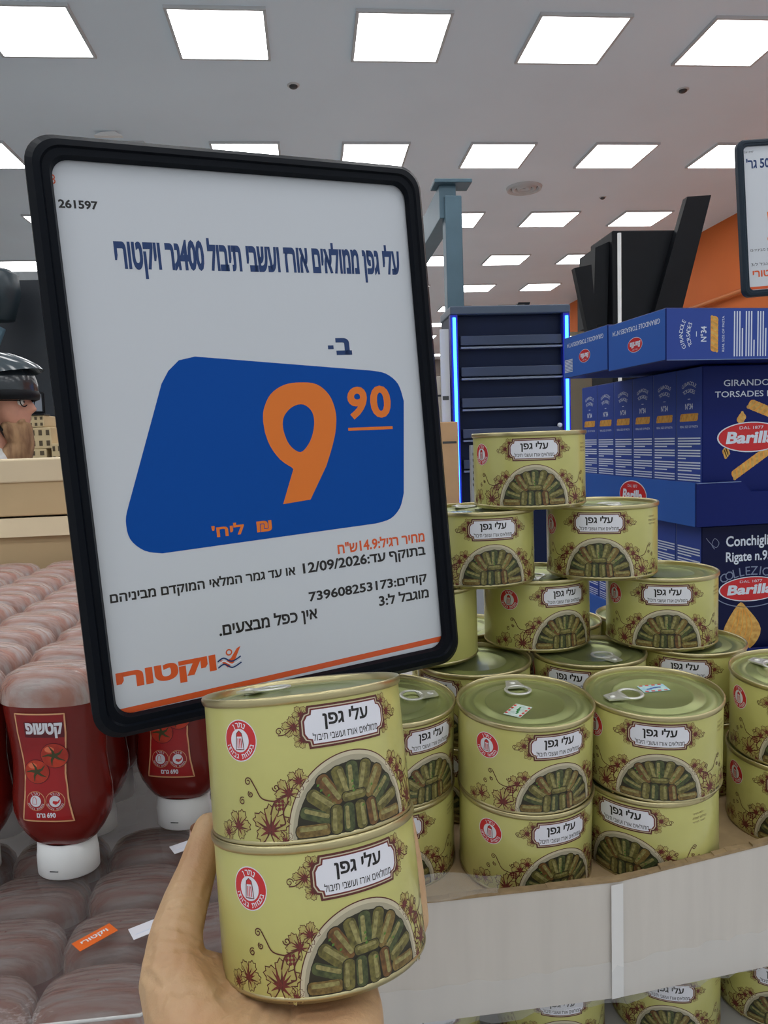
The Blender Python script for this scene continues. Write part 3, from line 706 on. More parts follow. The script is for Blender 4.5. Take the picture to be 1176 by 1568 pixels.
inv = t.matrix_world.inverted()
p0, p1 = Vector((foot.x, foot.y, foot.z-.008)), Vector((foot.x, foot.y, KLOW+.004))
if True:
    b = MB(); b.tube([inv @ p0, inv @ p1], .005, frame_m, 12); b.build('stem', t)
    b = MB(); b.lathe([(0, .008), (.010, .008), (.012, .004), (.012, 0), (0, 0)], frame_m, 24, mx=inv @ Matrix.Translation((p1.x, p1.y, KLOW))); b.build('foot_plate', t)

# second sign, right edge
t = thing('price_sign', 'white price sign behind the pasta boxes, cut off by the right edge', 'sign', (1.191, 2.0, .782))
t.rotation_euler = (0, math.radians(-3.0), math.radians(-4))
t.rotation_euler = (0, math.radians(-3.5), 0)
sign_frame(t, .30, .42, .018, .022, mat('sign_frame_grey', (34, 46, 58), .4, spec=.2))
b = MB(); A = Art(b, lambda u, v, h: (u*.3, -.0015-h, v*.3), .0002)
A.fill(rrect(.045, -1.355, .955, -.045, .06), paper_m, 0)
A.text('500 גר\'', .085, -.255, .36, -.165, navy_t, 1, .03); A.text('261597', .07, -.115, .16, -.098, det_m, 1)
A.text('2', .26, -.90, .46, -.62, org_m, 1, .04, 4); A.text('90', .50, -.76, .68, -.62, org_m, 1, .04, 4)
A.text('בתוקף עד גמר המלאי המוקדם מביניהם', .09, -1.00, .80, -.965, ink, 1); A.text('קודים:739608253173 מוגבל ל:3', .09, -1.13, .80, -1.095, ink, 1)
A.text('ויקטורי', .10, -1.245, .38, -1.165, rust_m, 1, .03); A.fill([(.06, -1.335), (.94, -1.335), (.94, -1.31), (.06, -1.31)], rust_m, 1)
b.build('paper_insert', t)
b = MB(); b.box((.10, .0, -.46), (.20, .02, -.42), black_m, .003); b.build('clip', t)
b = MB(); b.tube([(.15, .01, -.44), (.15+.095, .01, FZ-.782+.004)], .012, black_m, 12); b.build('stem', t)
b = MB(); b.lathe([(0, .02), (.14, .012), (.15, 0), (0, 0)], black_m, 24, mx=Matrix.Rotation(math.radians(3.5), 4, 'Y') @ Matrix.Translation((.11, .01, FZ-.782+.001))); b.build('foot_plate', t)

# ------------------------------------------------------------------ pasta boxes
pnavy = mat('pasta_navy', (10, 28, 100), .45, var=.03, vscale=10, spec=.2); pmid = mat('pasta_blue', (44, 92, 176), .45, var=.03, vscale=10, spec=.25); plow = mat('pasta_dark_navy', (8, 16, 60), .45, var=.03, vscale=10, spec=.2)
pside_lit = mat('pasta_side_lit_blue', (52, 76, 158), .45, var=.03, vscale=10, spec=.25); pedge = mat('pasta_edge', (110, 130, 180), .5); ptxt = mat('pasta_white_print', (214, 222, 236), .4); pred = mat('pasta_red', (200, 30, 36), .35); pasta_m = mat('pasta_tan', (226, 182, 96), .4, rgb2=(196, 140, 60), vscale=160); porange = mat('pasta_orange', (232, 160, 60), .4)  # side blue is the navy lightened: light on the sides put into colour
BW, BD, BH = .136, .0615, .200
def logo(A, cx, cyy, rx, ry, layer, flip=False):
    A.fill(ellipse(cx, cyy, rx, ry, 36), ptxt, layer); A.fill(ellipse(cx, cyy, rx*.96, ry*.93, 36), pred, layer+1)
    A.text('Barilla', cx-rx*.72, cyy-ry*.42, cx+rx*.72, cyy+ry*.38, ptxt, layer+2, .04, 3, 0, .18); A.text('DAL 1877', cx-rx*.35, cyy+ry*.52, cx+rx*.35, cyy+ry*.72, ptxt, layer+2)
def twist(A, x0, y0, x1, y1, w, layer):
    dx, dy = x1-x0, y1-y0; L = math.hypot(dx, dy); a = math.atan2(dy, dx); n = max(3, int(L/(w*.55)))
    A.fill(capsule((x0+x1)/2, (y0+y1)/2, L, w, a), porange, layer)
    for k in range(n):
        f = (k+.5)/n; A.fill(capsule(x0+dx*f, y0+dy*f, w*1.15, w*.36, a+1.05, 4), pasta_m, layer+1)
def side_art(A, big):
    # thin side of a box: u across BD, v up BH
    c = BD/2
    if big:
        A.arc_text('GIRANDOLE', c, .150, .030, 90, 66, .0052, ptxt, 1); A.arc_text('TORSADES', c, .1425, .028, 90, 58, .0052, ptxt, 1)
        A.fill([(c-.003, .1595), (c+.003, .1595), (c+.003, .1603), (c-.003, .1603)], ptxt, 1); A.text('N°34', c-.009, .1465, c+.009, .1545, ptxt, 1, .02)
        twist(A, c-.021, .136, c+.021, .136, .010, 1); A.text('REAL SIZE OF PASTA', c-.021, .1225, c+.021, .1255, ptxt, 1)
        top = .108
    else: top = .168
    k = 0; v = top; rnd = random.Random(9)
    while v > .012:
        e = BD-.004-(rnd.choice((.008, .02, .034)) if k % 4 == 3 else 0); A.fill([(.004, v), (e, v), (e, v+.0017), (.004, v+.0017)], ptxt, 1); v -= .0036 if k % 4 != 3 else .0052; k += 1
def make_box(kind):
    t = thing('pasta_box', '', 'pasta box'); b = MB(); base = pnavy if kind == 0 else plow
    b.box((0, 0, 0), (BW, BD-.0004, BH), base, .0012, seg=1)
    A = Art(b, flat_y(0, 0, 0), .00012)
    if kind == 0:
        A.text('GIRANDOLE', .029, .1735, .107, .1815, ptxt, 1, .005); A.text('TORSADES N°34', .017, .1595, .119, .1675, ptxt, 1, .005)
        twist(A, .064, .151, .112, .132, .013, 1); twist(A, .050, .1265, .058, .138, .010, 1); twist(A, .030, .086, .036, .093, .011, 1); twist(A, .042, .058, .092, .090, .012, 1); twist(A, .100, .078, .126, .060, .012, 1)
        logo(A, .068, .108, .048, .0195, 4)
    else:
        A.text('Conchiglie', .034, .168, .103, .186, ptxt, 1, .02); A.text('Rigate n.93', .034, .148, .100, .165, ptxt, 1, .02)
        A.arc_text('COLLEZIONE', .070, .040, .098, 90, 52, .012, mat('pasta_grey_print', (120, 130, 160), .4), 1)
        logo(A, .070, .1145, .046, .0165, 2); A.stroke(ellipse(.070, .1165, .055, .026, 30, 190, 350), .0012, mat('pasta_grey_print', (120, 130, 160), .4), 1)
        A.fill(smooth_poly([(.030, .058), (.052, .095), (.064, .090), (.085, .060), (.07, .035), (.04, .035)], 4), pasta_m, 1)
        for k in range(5): A.stroke(smooth_poly([(.036+.008*k, .045), (.044+.007*k, .066), (.052+.003*k, .088)], 4, False), .0012, porange, 2)
        A.stroke(smooth_poly([(.006, .185), (.012, .178), (.020, .172), (.024, .178), (.018, .184), (.014, .176), (.018, .170)], 4, False), .0008, mat('pasta_grey_print', (120, 130, 160), .4), 1)
    b.build('box_body', t)
    for k, mp in enumerate((lambda u, v, h: (-.0001-h, BD-u, v), lambda u, v, h: (BW+.0001+h, u, v))):
        b = MB(); A = Art(b, mp, .00012); A.fill([(.0004, .001), (BD-.0012, .001), (BD-.0012, BH-.001), (.0004, BH-.001)], pside_lit, .3)
        A.fill([(.0003, .001), (.0011, .001), (.0011, BH-.001), (.0003, BH-.001)], pedge, 1); side_art(A, kind == 0); b.build('side_print', t)
    b = MB(); A = Art(b, lambda u, v, h: (u, v, BH+h), .00012)
    A.fill([(.001, .001), (BW-.001, .001), (BW-.001, BD-.0014), (.001, BD-.0014)], pmid, 1)
    A.text('GIRANDOLE TORSADES N°34' if kind == 0 else 'CONCHIGLIE RIGATE N°93', .012, .010, BW-.012, .0165, ptxt, 2, .01); logo(A, BW*.5, .034, .0175, .0095, 2)
    b.build('top_flap', t)
    return t
box0, box1 = make_box(0), make_box(1)
NB = 6; BX, BY, BZ = .4975, .905, -.119
PYAW = math.radians(3.0)
def pplace(x, y):                             # along the slightly turned display
    return (BX+x*math.cos(PYAW)-y*math.sin(PYAW), BY+x*math.sin(PYAW)+y*math.cos(PYAW))
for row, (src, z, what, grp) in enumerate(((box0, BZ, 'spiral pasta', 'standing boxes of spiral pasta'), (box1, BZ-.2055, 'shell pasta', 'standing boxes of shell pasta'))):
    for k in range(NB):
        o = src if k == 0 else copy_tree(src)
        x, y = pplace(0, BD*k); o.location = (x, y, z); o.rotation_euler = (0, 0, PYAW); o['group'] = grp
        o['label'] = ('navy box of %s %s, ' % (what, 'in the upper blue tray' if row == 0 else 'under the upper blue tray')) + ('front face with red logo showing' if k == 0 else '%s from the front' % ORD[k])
ML = Matrix(((0, 0, -1), (1, 0, 0), (0, -1, 0)))
LX = Matrix.Rotation(math.radians(6), 3, 'Z') @ ML
for k, (x, y, z) in enumerate(((.4215, .850, .1445), (.4085, .990, .1475))):
    o = copy_tree(box0); M = LX.to_4x4(); M.translation = (x+BH*math.cos(math.radians(6)), y+BH*math.sin(math.radians(6)), z); o.matrix_world = M
    o['group'] = 'boxes of spiral pasta lying on top'; o['label'] = ['nearer navy pasta box lying flat on top, noodle icon to the front', 'farther navy pasta box lying flat on top, towards the lit shelf'][k]
    if k:
        b = MB()
        for j in range(9): b.box((BW-.030, .034+.0022*j, BH+.0004), (BW-.004, .0352+.0022*j, BH+.0006), ptxt)
        b.build('barcode_print', o)
def carton_tray(z, label):
    t = thing('carton_tray', label, 'tray', (*pplace(0, 0), z), PYAW); L = BD*NB
    b = MB(); b.box((-.014, -.010, 0), (.150, L+.01, .003), pmid); b.build('tray_floor', t)
    b = MB(); A0 = .056
    b.box((-.016, -.010, 0), (-.013, L+.01, A0), pmid); A = Art(b, lambda u, v, h: (-.0161-h, L-u, v), .0002); logo(A, .215, .030, .042, .022, 1)
    b.build('side_wall', t)['label'] = 'light blue tray wall with red logo'
    b = MB(); b.prism([(-.016, 0), (.150, 0), (.150, .042), (.060, .042), (.045, A0), (-.016, A0)], -.014, -.011, pnavy); b.box((-.016, -.0145, A0-.001), (.045, -.011, A0), pedge); b.build('front_wall', t)
    b = MB(); b.prism([(-.016, 0), (.150, 0), (.150, A0), (-.016, A0)], L+.008, L+.011, pmid); b.build('back_wall', t)
carton_tray(BZ-.0035, 'blue cardboard tray with red oval logo under the upper pasta boxes')
carton_tray(BZ-.209, 'blue cardboard tray under the lower pasta boxes')
t = thing('display_plinth', 'blue block under the pasta boxes', 'plinth', (*pplace(0, 0), FZ), PYAW)
b = MB(); b.box((-.02, -.012, 0), (.16, .40, BZ-.2095-FZ), plow, .004); b.build('plinth_body', t)
b = MB(); b.box((-.02, -.016, .3), (.16, -.012, .34), pmid); b.build('plinth_band', t)

# ------------------------------------------------------------------ ketchup bottles standing on their caps
ket = mat('ketchup_red', (116, 28, 22), .22, var=.06, vscale=20, coat=.15, spec=.35); capw = mat('bottle_cap_white', (246, 247, 246), .4)
lab_red = mat('label_red', (168, 26, 30), .35, rgb2=(128, 20, 26), vscale=14); lab_line = mat('label_gold_line', (226, 170, 124), .4); tom = mat('label_tomato', (204, 64, 36), .4, rgb2=(168, 44, 30), vscale=90); tom_hi = mat('label_tomato_light', (232, 120, 84), .4); stem_g = mat('label_tomato_stem', (66, 66, 32), .4); lab_dark = mat('label_plum', (96, 16, 30), .4)
wrap_m = mat('bottle_shrink_film', (244, 238, 232), .10, alpha=.46, bump=1.0, bscale=36, rgb2=(220, 170, 150), vscale=34, stretch=(.6, 5, 1), bdist=.006)
KP = [(.024, .030), (.030, .034), (.036, .042), (.0415, .052), (.0445, .064), (.0445, .078), (.0425, .094), (.0415, .110), (.0425, .128), (.0445, .146), (.0460, .160), (.0460, .172), (.0440, .182), (.0390, .190), (.0300, .1945), (.0150, .1965), (.0005, .197)]
def krad(z):
    for (ra, za), (rb, zb) in zip(KP, KP[1:]):
        if za <= z <= zb: return ra+(rb-ra)*(z-za)/(zb-za)
    return .04
KF, KPW = .66, .78
def make_bottle():
    t = thing('ketchup_bottle', '', 'ketchup bottle'); b = MB(); b.lathe(KP, ket, 48, 1, KF, power=KPW); b.build('bottle_body', t)
    b = MB(); b.lathe([(.0001, 0), (.0275, 0), (.0285, .001), (.0285, .018), (.0280, .0195), (.0270, .031), (.0240, .0315)], capw, 40, 1, .80); b.box((-.006, -.0232, .0085), (.002, -.0226, .0092), det_m); b.build('cap', t)
    b = MB()
    def mp(u, v, h):
        r = krad(v); c = max(-.999, min(.999, u/r)); a = abs(c)**(1/KPW); s_ = math.sqrt(max(0, 1-a*a))**KPW
        return (u, -(r*KF*s_+.0006+h), v)
    A = Art(b, mp, .00012, .003, True)
    def sh(w): return [(x*w*.84, y) for x, y in ((-.0275, .161), (.0275, .161), (.0268, .143), (.0235, .118), (.0225, .105), (.0245, .082), (.0285, .061), (-.0285, .061), (-.0245, .082), (-.0225, .105), (-.0235, .118), (-.0268, .143))]
    out = smooth_poly(sh(1.0), 3); A.fill([(x*.98, .11+(y-.11)*.985) for x, y in sh(1.0)], lab_red, 1); A.stroke([(x, y) for x, y in sh(1.0)], .0014, lab_line, 2, True)
    A.fill(rrect(-.0150, .139, .0215, .1535, .001), lab_dark, 2); A.text('קטשופ', -.0135, .1385, .0205, .1530, plaque_m, 3, .05)
    for cx, cyy, r in ((.0105, .122, .0128), (-.0070, .107, .0122)):
        A.fill(ellipse(cx, cyy, r, r*.93, 28), lab_dark, 3); A.fill(ellipse(cx, cyy, r*.95, r*.88, 28), tom, 4); A.fill(ellipse(cx-r*.3, cyy+r*.45, r*.35, r*.22, 14), tom_hi, 5)
        for k in range(5):
            a = .5+k*2*PI/5; A.stroke([(cx, cyy), (cx+r*.45*math.cos(a), cyy+r*.35*math.sin(a)), (cx+r*.85*math.cos(a+.2), cyy+r*.75*math.sin(a+.2))], [.0032, .002, .0005], stem_g, 6)
    for cx in (-.0095, .0088):
        A.fill(ellipse(cx, .080, .0090, .0090, 26), lab_line, 3); A.fill(ellipse(cx, .080, .0085, .0085, 26), lab_red, 4); A.fill(ellipse(cx, .080, .0052, .0052, 20), plaque_m, 5)
        A.arc_text('נתרן' if cx < 0 else 'סוכר', cx, .080, .0070, 90, 80, .0024, plaque_m, 5, .01); A.arc_text('בכמות גבוהה', cx, .080, .0072, 270, 150, .0021, plaque_m, 5, .01, True)
    A.stroke([(-.0125, .0775), (-.0085, .0775), (-.0090, .0825), (-.0105, .0842), (-.0120, .0825)], .0006, red, 6, True); A.fill([(.0065, .0785), (.0095, .0770), (.0125, .0790), (.0135, .0815), (.0125, .0818), (.0115, .0800), (.0070, .0805)], red, 6)
    A.text('690 גרם', -.0095, .0645, .0085, .0695, plaque_m, 3, .04)
    b.build('label', t)
    b = MB(); b.lathe([(r*1.03+.0004, z+.0012) for r, z in ([(.0461, .166)]+KP) if z > .165], wrap_m, 40, 1, KF, power=KPW); b.build('shrink_film', t)
    return t
bot0 = make_bottle(); first_b = [True]
def bottle(x, y, z, label, rz=0):
    if first_b[0]: o = bot0; first_b[0] = False
    else: o = copy_tree(bot0)
    o.location = (x, y, z); o.rotation_euler = (0, 0, rz); o['label'] = label; o['group'] = 'upside-down ketchup bottles' if z == KZ else 'ketchup bottles under the clear sheet'
cname = ['column under the sign corner', 'column of the front left bottle', 'column left of the front bottle', 'fourth column leftward', 'fifth column leftward', 'sixth column leftward', 'seventh column leftward', 'eighth column leftward']
rr = random.Random(11)
for c in range(8):
    x = -.150-.0962*c; k = 0
    for r in range(10):
        y = .695+.073*r
        if c == 0 and r == 0: continue
        if c >= 2: y += .012
        D = y*.99+.02; px = 588+1133*((x-.095*y)/D)
        if px < -70 or (c > 0 and px > 320): continue
        k += 1
        lb = 'upside-down red ketchup bottle, %s in the %s' % ('foremost' if k == 1 else ORD[k-1]+' from front', cname[c])
        if c == 1 and k == 1: lb = 'foremost large ketchup bottle with whole tomato label and white cap in view'
        bottle(x+rr.uniform(-.002, .002), y, KZ, lb, -.2+rr.uniform(-.05, .05))
# slip sheet, layer below
t = thing('slip_sheet', 'clear glossy plastic sheet lying under the ketchup bottles, its corner beside the hand', 'plastic sheet', (-.4, .9, KZ-.0005))
sheet_m = mat('slip_sheet_film', (120, 112, 110), .10, alpha=.42, bump=1.0, bscale=18, rgb2=(92, 86, 86), vscale=9, bdist=.004)
b = MB(); vs = []; n1, n2 = 40, 50; fs = []
for i in range(n1+1):
    for j in range(n2+1):
        x = -1.0+(.955)*i/n1; y0 = .500 if x < -.135 else .500+(x+.135)*.9
        y = y0+(1.45-y0)*(j/n2)**1.5
        hgt = (.0028*math.sin(x*33)*math.sin(y*43))*(1 if y < .64 else 0)-.003*(y < .64)
        vs.append((x, y, hgt+KZ-.001))
for i in range(n1):
    for j in range(n2): fs.append([i*(n2+1)+j, (i+1)*(n2+1)+j, (i+1)*(n2+1)+j+1, i*(n2+1)+j+1])
b.add(vs, fs, sheet_m, True); o = b.build('sheet_film', t); o.location = -Vector(t.location)
b = MB(); b.tube([(-.9, .4995, KZ-.0035), (-.137, .4995, KZ-.0035), (-.110, .522, KZ-.0035)], .0012, mat('sheet_edge', (206, 206, 204), .25), 6); o = b.build('sheet_edge', t); o.location = -Vector(t.location)
k2 = 0
for c in range(4):
    for r in range(4):
        x, y = -.085-.094*c, .545+.070*r
        if c == 0 and r == 0: pass
        bottle(x, y, KZ-.007-.1985, 'ketchup bottle under the clear sheet, %s row back, %s from the hand' % (ORD[r], ORD[c]))
        k2 += 1
st_m = mat('orange_label', (236, 110, 40), .4); 
t = thing('price_sticker', 'orange sticker lying on the clear sheet in front of the ketchup', 'sticker', (-.190, .581, KZ+.003), .75)
b = MB(); b.box((-.016, -.007, 0), (.016, .007, .0004), st_m); A = Art(b, lambda u, v, h: (u, v, .0005+h), .0001); A.text('ויקטורי', -.011, -.003, .011, .003, plaque_m, 1, .03); b.build('sticker_paper', t)
for x, y, lb in ((-.142, .708, 'white sticker lying on the clear sheet beside the right ketchup cap'), (-.152, .585, 'white sticker lying on the clear sheet left of the thumb')):
    t = thing('price_sticker', lb, 'sticker', (x, y, KZ+.003), .5); b = MB(); b.box((-.011, -.008, 0), (.011, .008, .0004), plaque_m); b.box((-.008, -.003, .0004), (.004, -.002, .0005), ptxt); b.build('sticker_paper', t)

# cartons behind the ketchup
kraft_l = mat('carton_light', (226, 206, 172), .8, var=.04, vscale=6); kraft_d = mat('carton_mid', (206, 178, 136), .8, var=.05, vscale=6)
def open_carton(label, x0, x1, y, z, h, d):
    t = thing('cardboard_carton', label, 'carton', ((x0+x1)/2, y, z)); w = (x1-x0)/2
    b = MB(); b.box((-w, 0, 0), (w, .004, h), kraft_d); b.build('front_panel', t)
    b = MB(); b.box((-w, d-.004, 0), (w, d, h), kraft_d); b.build('back_panel', t)
    for s_ in (-1, 1):
        b = MB(); b.box((s_*w-.002, .004, 0), (s_*w+.002, d-.004, h), kraft_d); b.build('side_panel', t)
    b = MB(); b.box((-w, .004, 0), (w, d-.004, .004), kraft_d); b.build('bottom_panel', t)
    return t, w
t, w = open_carton('light brown carton directly behind the ketchup bottles, lower one', -1.1, -.30, 1.46, KZ, .273, .35)
b = MB(); b.hexa([(-w, -.012, .236), (w, -.012, .236), (w, .0, .236), (-w, .0, .236)], [(-w, -.004, .271), (w, -.004, .271), (w, .0, .271), (-w, .0, .271)], kraft_l); b.build('front_flap', t)['label'] = 'lighter folded flap'
b = MB(); b.box((-w, 0, .269), (w, .35, .273), kraft_l); b.build('top_panel', t)
t = thing('cardboard_carton', 'light brown carton on top of the lower one, below the helmeted person', 'carton', (-.70, 1.46, KZ+.274)); w = .4
b = MB(); b.box((-w, 0, 0), (w, .33, .066), kraft_d, .003); b.build('carton_body', t)
b = MB(); b.box((-w-.004, -.004, .064), (w+.004, .334, .108), kraft_l, .003); b.build('carton_lid', t)['label'] = 'paler lid'
t = thing('cardboard_carton', 'brown carton base standing under the cartons behind the ketchup', 'carton', (-.7, 1.46, FZ))
b = MB(); b.box((-.40, 0, 0), (.40, .35, KZ-FZ-.001), kraft_d, .004); b.build('carton_body', t); b = MB(); b.box((-.40, -.002, .4), (.40, 0, .45), kraft_l); b.build('tape_strip', t)

# ------------------------------------------------------------------ bodies built as one continuous skin
def ico(r, c, sub=2):
    bm = bmesh.new(); bmesh.ops.create_icosphere(bm, subdivisions=sub, radius=1)
    vs = [Vector(c)+v.co*r if not isinstance(r, tuple) else Vector(c)+Vector((v.co.x*r[0], v.co.y*r[1], v.co.z*r[2])) for v in bm.verts]; bm.free(); return vs
def skin_mesh(name, hulls, voxel, m, parent, smooth=6, post=None):
    tot = bmesh.new()
    for h in hulls:
        bm = bmesh.new()
        for c, r in h:
            for p in ico(r, c): bm.verts.new(p)
        res = bmesh.ops.convex_hull(bm, input=bm.verts[:])
        bmesh.ops.delete(bm, geom=[g for g in bm.verts if not g.link_faces], context='VERTS')
        me = bpy.data.meshes.new('x'); bm.to_mesh(me); bm.free(); tot.from_mesh(me); bpy.data.meshes.remove(me)
    me = bpy.data.meshes.new('y'); tot.to_mesh(me); tot.free()
    o = bpy.data.objects.new('y', me); COL.objects.link(o)
    md = o.modifiers.new('r', 'REMESH'); md.mode = 'VOXEL'; md.voxel_size = voxel
    m2 = o.modifiers.new('s', 'SMOOTH'); m2.factor = .5; m2.iterations = smooth
    dg = bpy.context.evaluated_depsgraph_get(); dg.update()
    res = bpy.data.meshes.new_from_object(o.evaluated_get(dg)); bpy.data.objects.remove(o); bpy.data.meshes.remove(me)
    res.name = name
    if post:
        nrm = [v.normal.copy() for v in res.vertices]
        for v, nn in zip(res.vertices, nrm): v.co = v.co + nn*post(v.co)
    res.materials.clear(); res.materials.append(m)
    for p in res.polygons: p.use_smooth = True; p.material_index = 0
    q = bpy.data.objects.new(name, res); COL.objects.link(q); q.parent = parent
    return q
skin_m = mat('skin', (200, 165, 126), .5, rgb2=(188, 146, 108), vscale=28, bump=.4, bscale=220, sub=.12)
def HC_(r, az, h):
    a = math.radians(az); return HB + r*(math.sin(a)*HE1+math.cos(a)*HE2)+h*HN
def HP(e1, e2, h): return HB+e1*HE1+e2*HE2+h*HN
t = thing('person', 'hand holding two tins on its palm, thumb along their left side', 'person', (-.02, .28, -.30))
hul = []
def chain(pts):
    for a, b_ in zip(pts, pts[1:]): hul.append([a, b_])
# palm slab, heel, thenar
hul.append([(HP(-.055, .022, -.014), .0125), (HP(.010, .022, -.014), .0120), (HP(.012, -.028, -.016), .0130), (HP(-.040, -.030, -.017), .0150)])
hul.append([(HP(.012, -.028, -.017), .0130), (HP(-.034, -.030, -.018), .0150), (HP(.003, -.072, -.026), .0185), (HP(-.034, -.072, -.026), .0190)])
hul.append([(HP(-.060, -.030, -.008), .0170), (HP(-.034, -.060, -.020), .0200), (HP(-.025, -.020, -.017), .0140), (HP(-.047, -.064, -.018), .0190)])
TH = [((-.0600, .300, -.252), .0190), ((-.0745, .328, -.242), .0152), ((-.0750, .343, -.233), .0132), ((-.0725, .358, -.2260), .0120), ((-.0690, .372, -.2190), .0106), ((-.0660, .383, -.2110), .0096), ((-.0640, .389, -.2035), .0080)]
chain(TH)
hul.append([(Vector((-.0745, .328, -.242)), .0145), (HP(-.040, .010, -.015), .0120), (HP(-.060, -.030, -.008), .0165)])
# wrist and forearm running back towards the viewer
hul.append([(HP(.003, -.072, -.026), .0185), (HP(-.034, -.072, -.026), .0190), (Vector((.006, .225, -.300)), .0190), (Vector((-.040, .225, -.300)), .0200)])
hul.append([(Vector((.006, .225, -.300)), .0190), (Vector((-.040, .225, -.300)), .0200), (Vector((.020, .0, -.42)), .036), (Vector((-.03, .0, -.42)), .036)])
FG = [(-.046, -46, .040, .0088), (-.026, -14, .050, .0092), (-.006, 18, .048, .0088), (.011, 54, .044, .0078)]
for e1, az, top, r in FG:
    chain([(HP(e1, .018, -.013), r*1.25), (HC_(.050, az, -.013), r*1.12), (HC_(.0600, az, -.004), r*1.06), (HC_(.0605, az, top*.5), r), (HC_(.0592, az, top), r*.88), (HC_(.0583, az, top+.010), r*.72)])
creases = [
     [(-0.0858, 0.3362, -0.2286), (-0.0744, 0.3308, -0.2247), (-0.0637, 0.3324, -0.2302), (-0.0575, 0.3379, -0.2401)] ,
     [(-0.0829, 0.3282, -0.229), (-0.0714, 0.3264, -0.227), (-0.062, 0.3299, -0.2331)] ,
     [(-0.0804, 0.3383, -0.2225), (-0.0697, 0.335, -0.2242), (-0.0626, 0.3371, -0.2304)] ,
     [(-0.0789, 0.3511, -0.2179), (-0.0704, 0.3514, -0.2165), (-0.0628, 0.3557, -0.2213)] ,
     [(-0.0779, 0.356, -0.2167), (-0.0695, 0.3556, -0.2159), (-0.0625, 0.3585, -0.2204)] ,
     [(-0.0767, 0.3457, -0.2189), (-0.0685, 0.3478, -0.2191), (-0.0624, 0.3513, -0.224)] ,
     [(-0.058, 0.2927, -0.2354), (-0.0506, 0.3071, -0.2384), (-0.0444, 0.3331, -0.2505), (-0.0405, 0.3467, -0.2545)] ,
     [(-0.0499, 0.2911, -0.2367), (-0.0421, 0.3051, -0.2414), (-0.0338, 0.3229, -0.2477)] ,
     [(-0.0329, 0.2938, -0.241), (-0.0317, 0.3034, -0.2436), (-0.0296, 0.3136, -0.2466)] ,
     [(-0.0199, 0.3083, -0.2465), (-0.0194, 0.3026, -0.2457), (-0.021, 0.2976, -0.2456)] ,
     [(-0.0847, 0.3215, -0.2339), (-0.0759, 0.3106, -0.2327), (-0.0666, 0.305, -0.2324), (-0.0598, 0.3061, -0.2326)] ,
     [(-0.0685, 0.3174, -0.2296), (-0.0715, 0.3127, -0.2318), (-0.0734, 0.3045, -0.2343)] ,
     [(-0.085, 0.3272, -0.2319), (-0.0762, 0.3203, -0.2293), (-0.0694, 0.3227, -0.2296)] ,
]
def crease_post(p):
    d = 0
    for i, c in enumerate(creases):
        w, dep = (.0020, .0007) if i in (3, 4, 5) else (.0026, .0010)
        for a, b_ in zip(c, c[1:]):
            A_, B_ = Vector(a), Vector(b_); ab = B_-A_; u = max(0, min(1, (p-A_).dot(ab)/ab.length_squared)); dist = (p-(A_+ab*u)).length
            if dist < w: d = min(d, -dep*(1-dist/w))
            elif dist < 2*w: d = max(d, dep*.25*(1-abs(dist/w-1.5)*2)) if d >= 0 else d
    return d
q = skin_mesh('hand', hul, .0011, skin_m, t, 14, crease_post); q.location = -Vector(t.location)
nail_m = mat('fingernail', (222, 178, 158), .3)
b = MB()
vs = []; fs = []
Tn = Vector((-.0735, .391, -.2080)); tx = Vector((.25, .9, .2)).normalized(); ty = Vector((.1, -.2, 1)).normalized(); tn = Vector((-1, .2, .1)).normalized()
for i in range(7):
    for j in range(5):
        u, v = (i/6-.5)*2, j/4; vs.append(Tn+tx*u*.005*(1-.25*v*v)+ty*(v-.5)*.011+tn*(.0006-.0016*u*u))
for i in range(6):
    for j in range(4): fs.append([i*5+j, i*5+5+j, i*5+6+j, i*5+j+1])
b.add(vs, fs, nail_m, True); o = b.build('thumb_nail', t); o.location = -Vector(t.location)

# ------------------------------------------------------------------ helmeted person behind the cartons
pt = thing('person', 'bearded person in profile wearing dark helmet and white shirt behind the cartons', 'person', (-.985, 2.5, FZ))
skin2 = mat('face_skin', (206, 150, 128), .5, var=.06, vscale=30)
def PZ(z): return z+EYE            # heights given relative to the eye, local to the person's base
hz = .165
hul = []
hul.append([((0, 0, PZ(hz+.02)), (.085, .070, .095)), ((.035, 0, PZ(hz-.035)), (.055, .055, .055))])                 # skull and jaw
hul.append([((.075, 0, PZ(hz+.005)), .020), ((.104, 0, PZ(hz-.022)), .0105), ((.088, 0, PZ(hz-.026)), .014)])                # nose
hul.append([((.086, 0, PZ(hz+.018)), .012), ((.07, .03, PZ(hz+.018)), .012), ((.07, -.03, PZ(hz+.018)), .012)])               # brow
hul.append([((.086, 0, PZ(hz-.052)), .009), ((.075, .018, PZ(hz-.052)), .009), ((.075, -.018, PZ(hz-.052)), .009)])           # lips
hul.append([((.075, 0, PZ(hz-.082)), .020), ((.04, 0, PZ(hz-.07)), .04)])                                              # chin
hul.append([((-.02, 0, PZ(hz-.05)), .055), ((-.035, 0, PZ(hz-.19)), .060)])                                            # neck
sz = hz-.22
hul.append([((-.03, -.15, PZ(sz)), .060), ((-.03, .15, PZ(sz)), .060), ((-.03, 0, PZ(sz+.03)), .065), ((-.02, -.12, PZ(sz-.28)), .10), ((-.02, .12, PZ(sz-.28)), .10)])
hul.append([((-.02, -.12, PZ(sz-.28)), .10), ((-.02, .12, PZ(sz-.28)), .10), ((-.02, -.10, PZ(sz-.55)), .105), ((-.02, .10, PZ(sz-.55)), .105)])
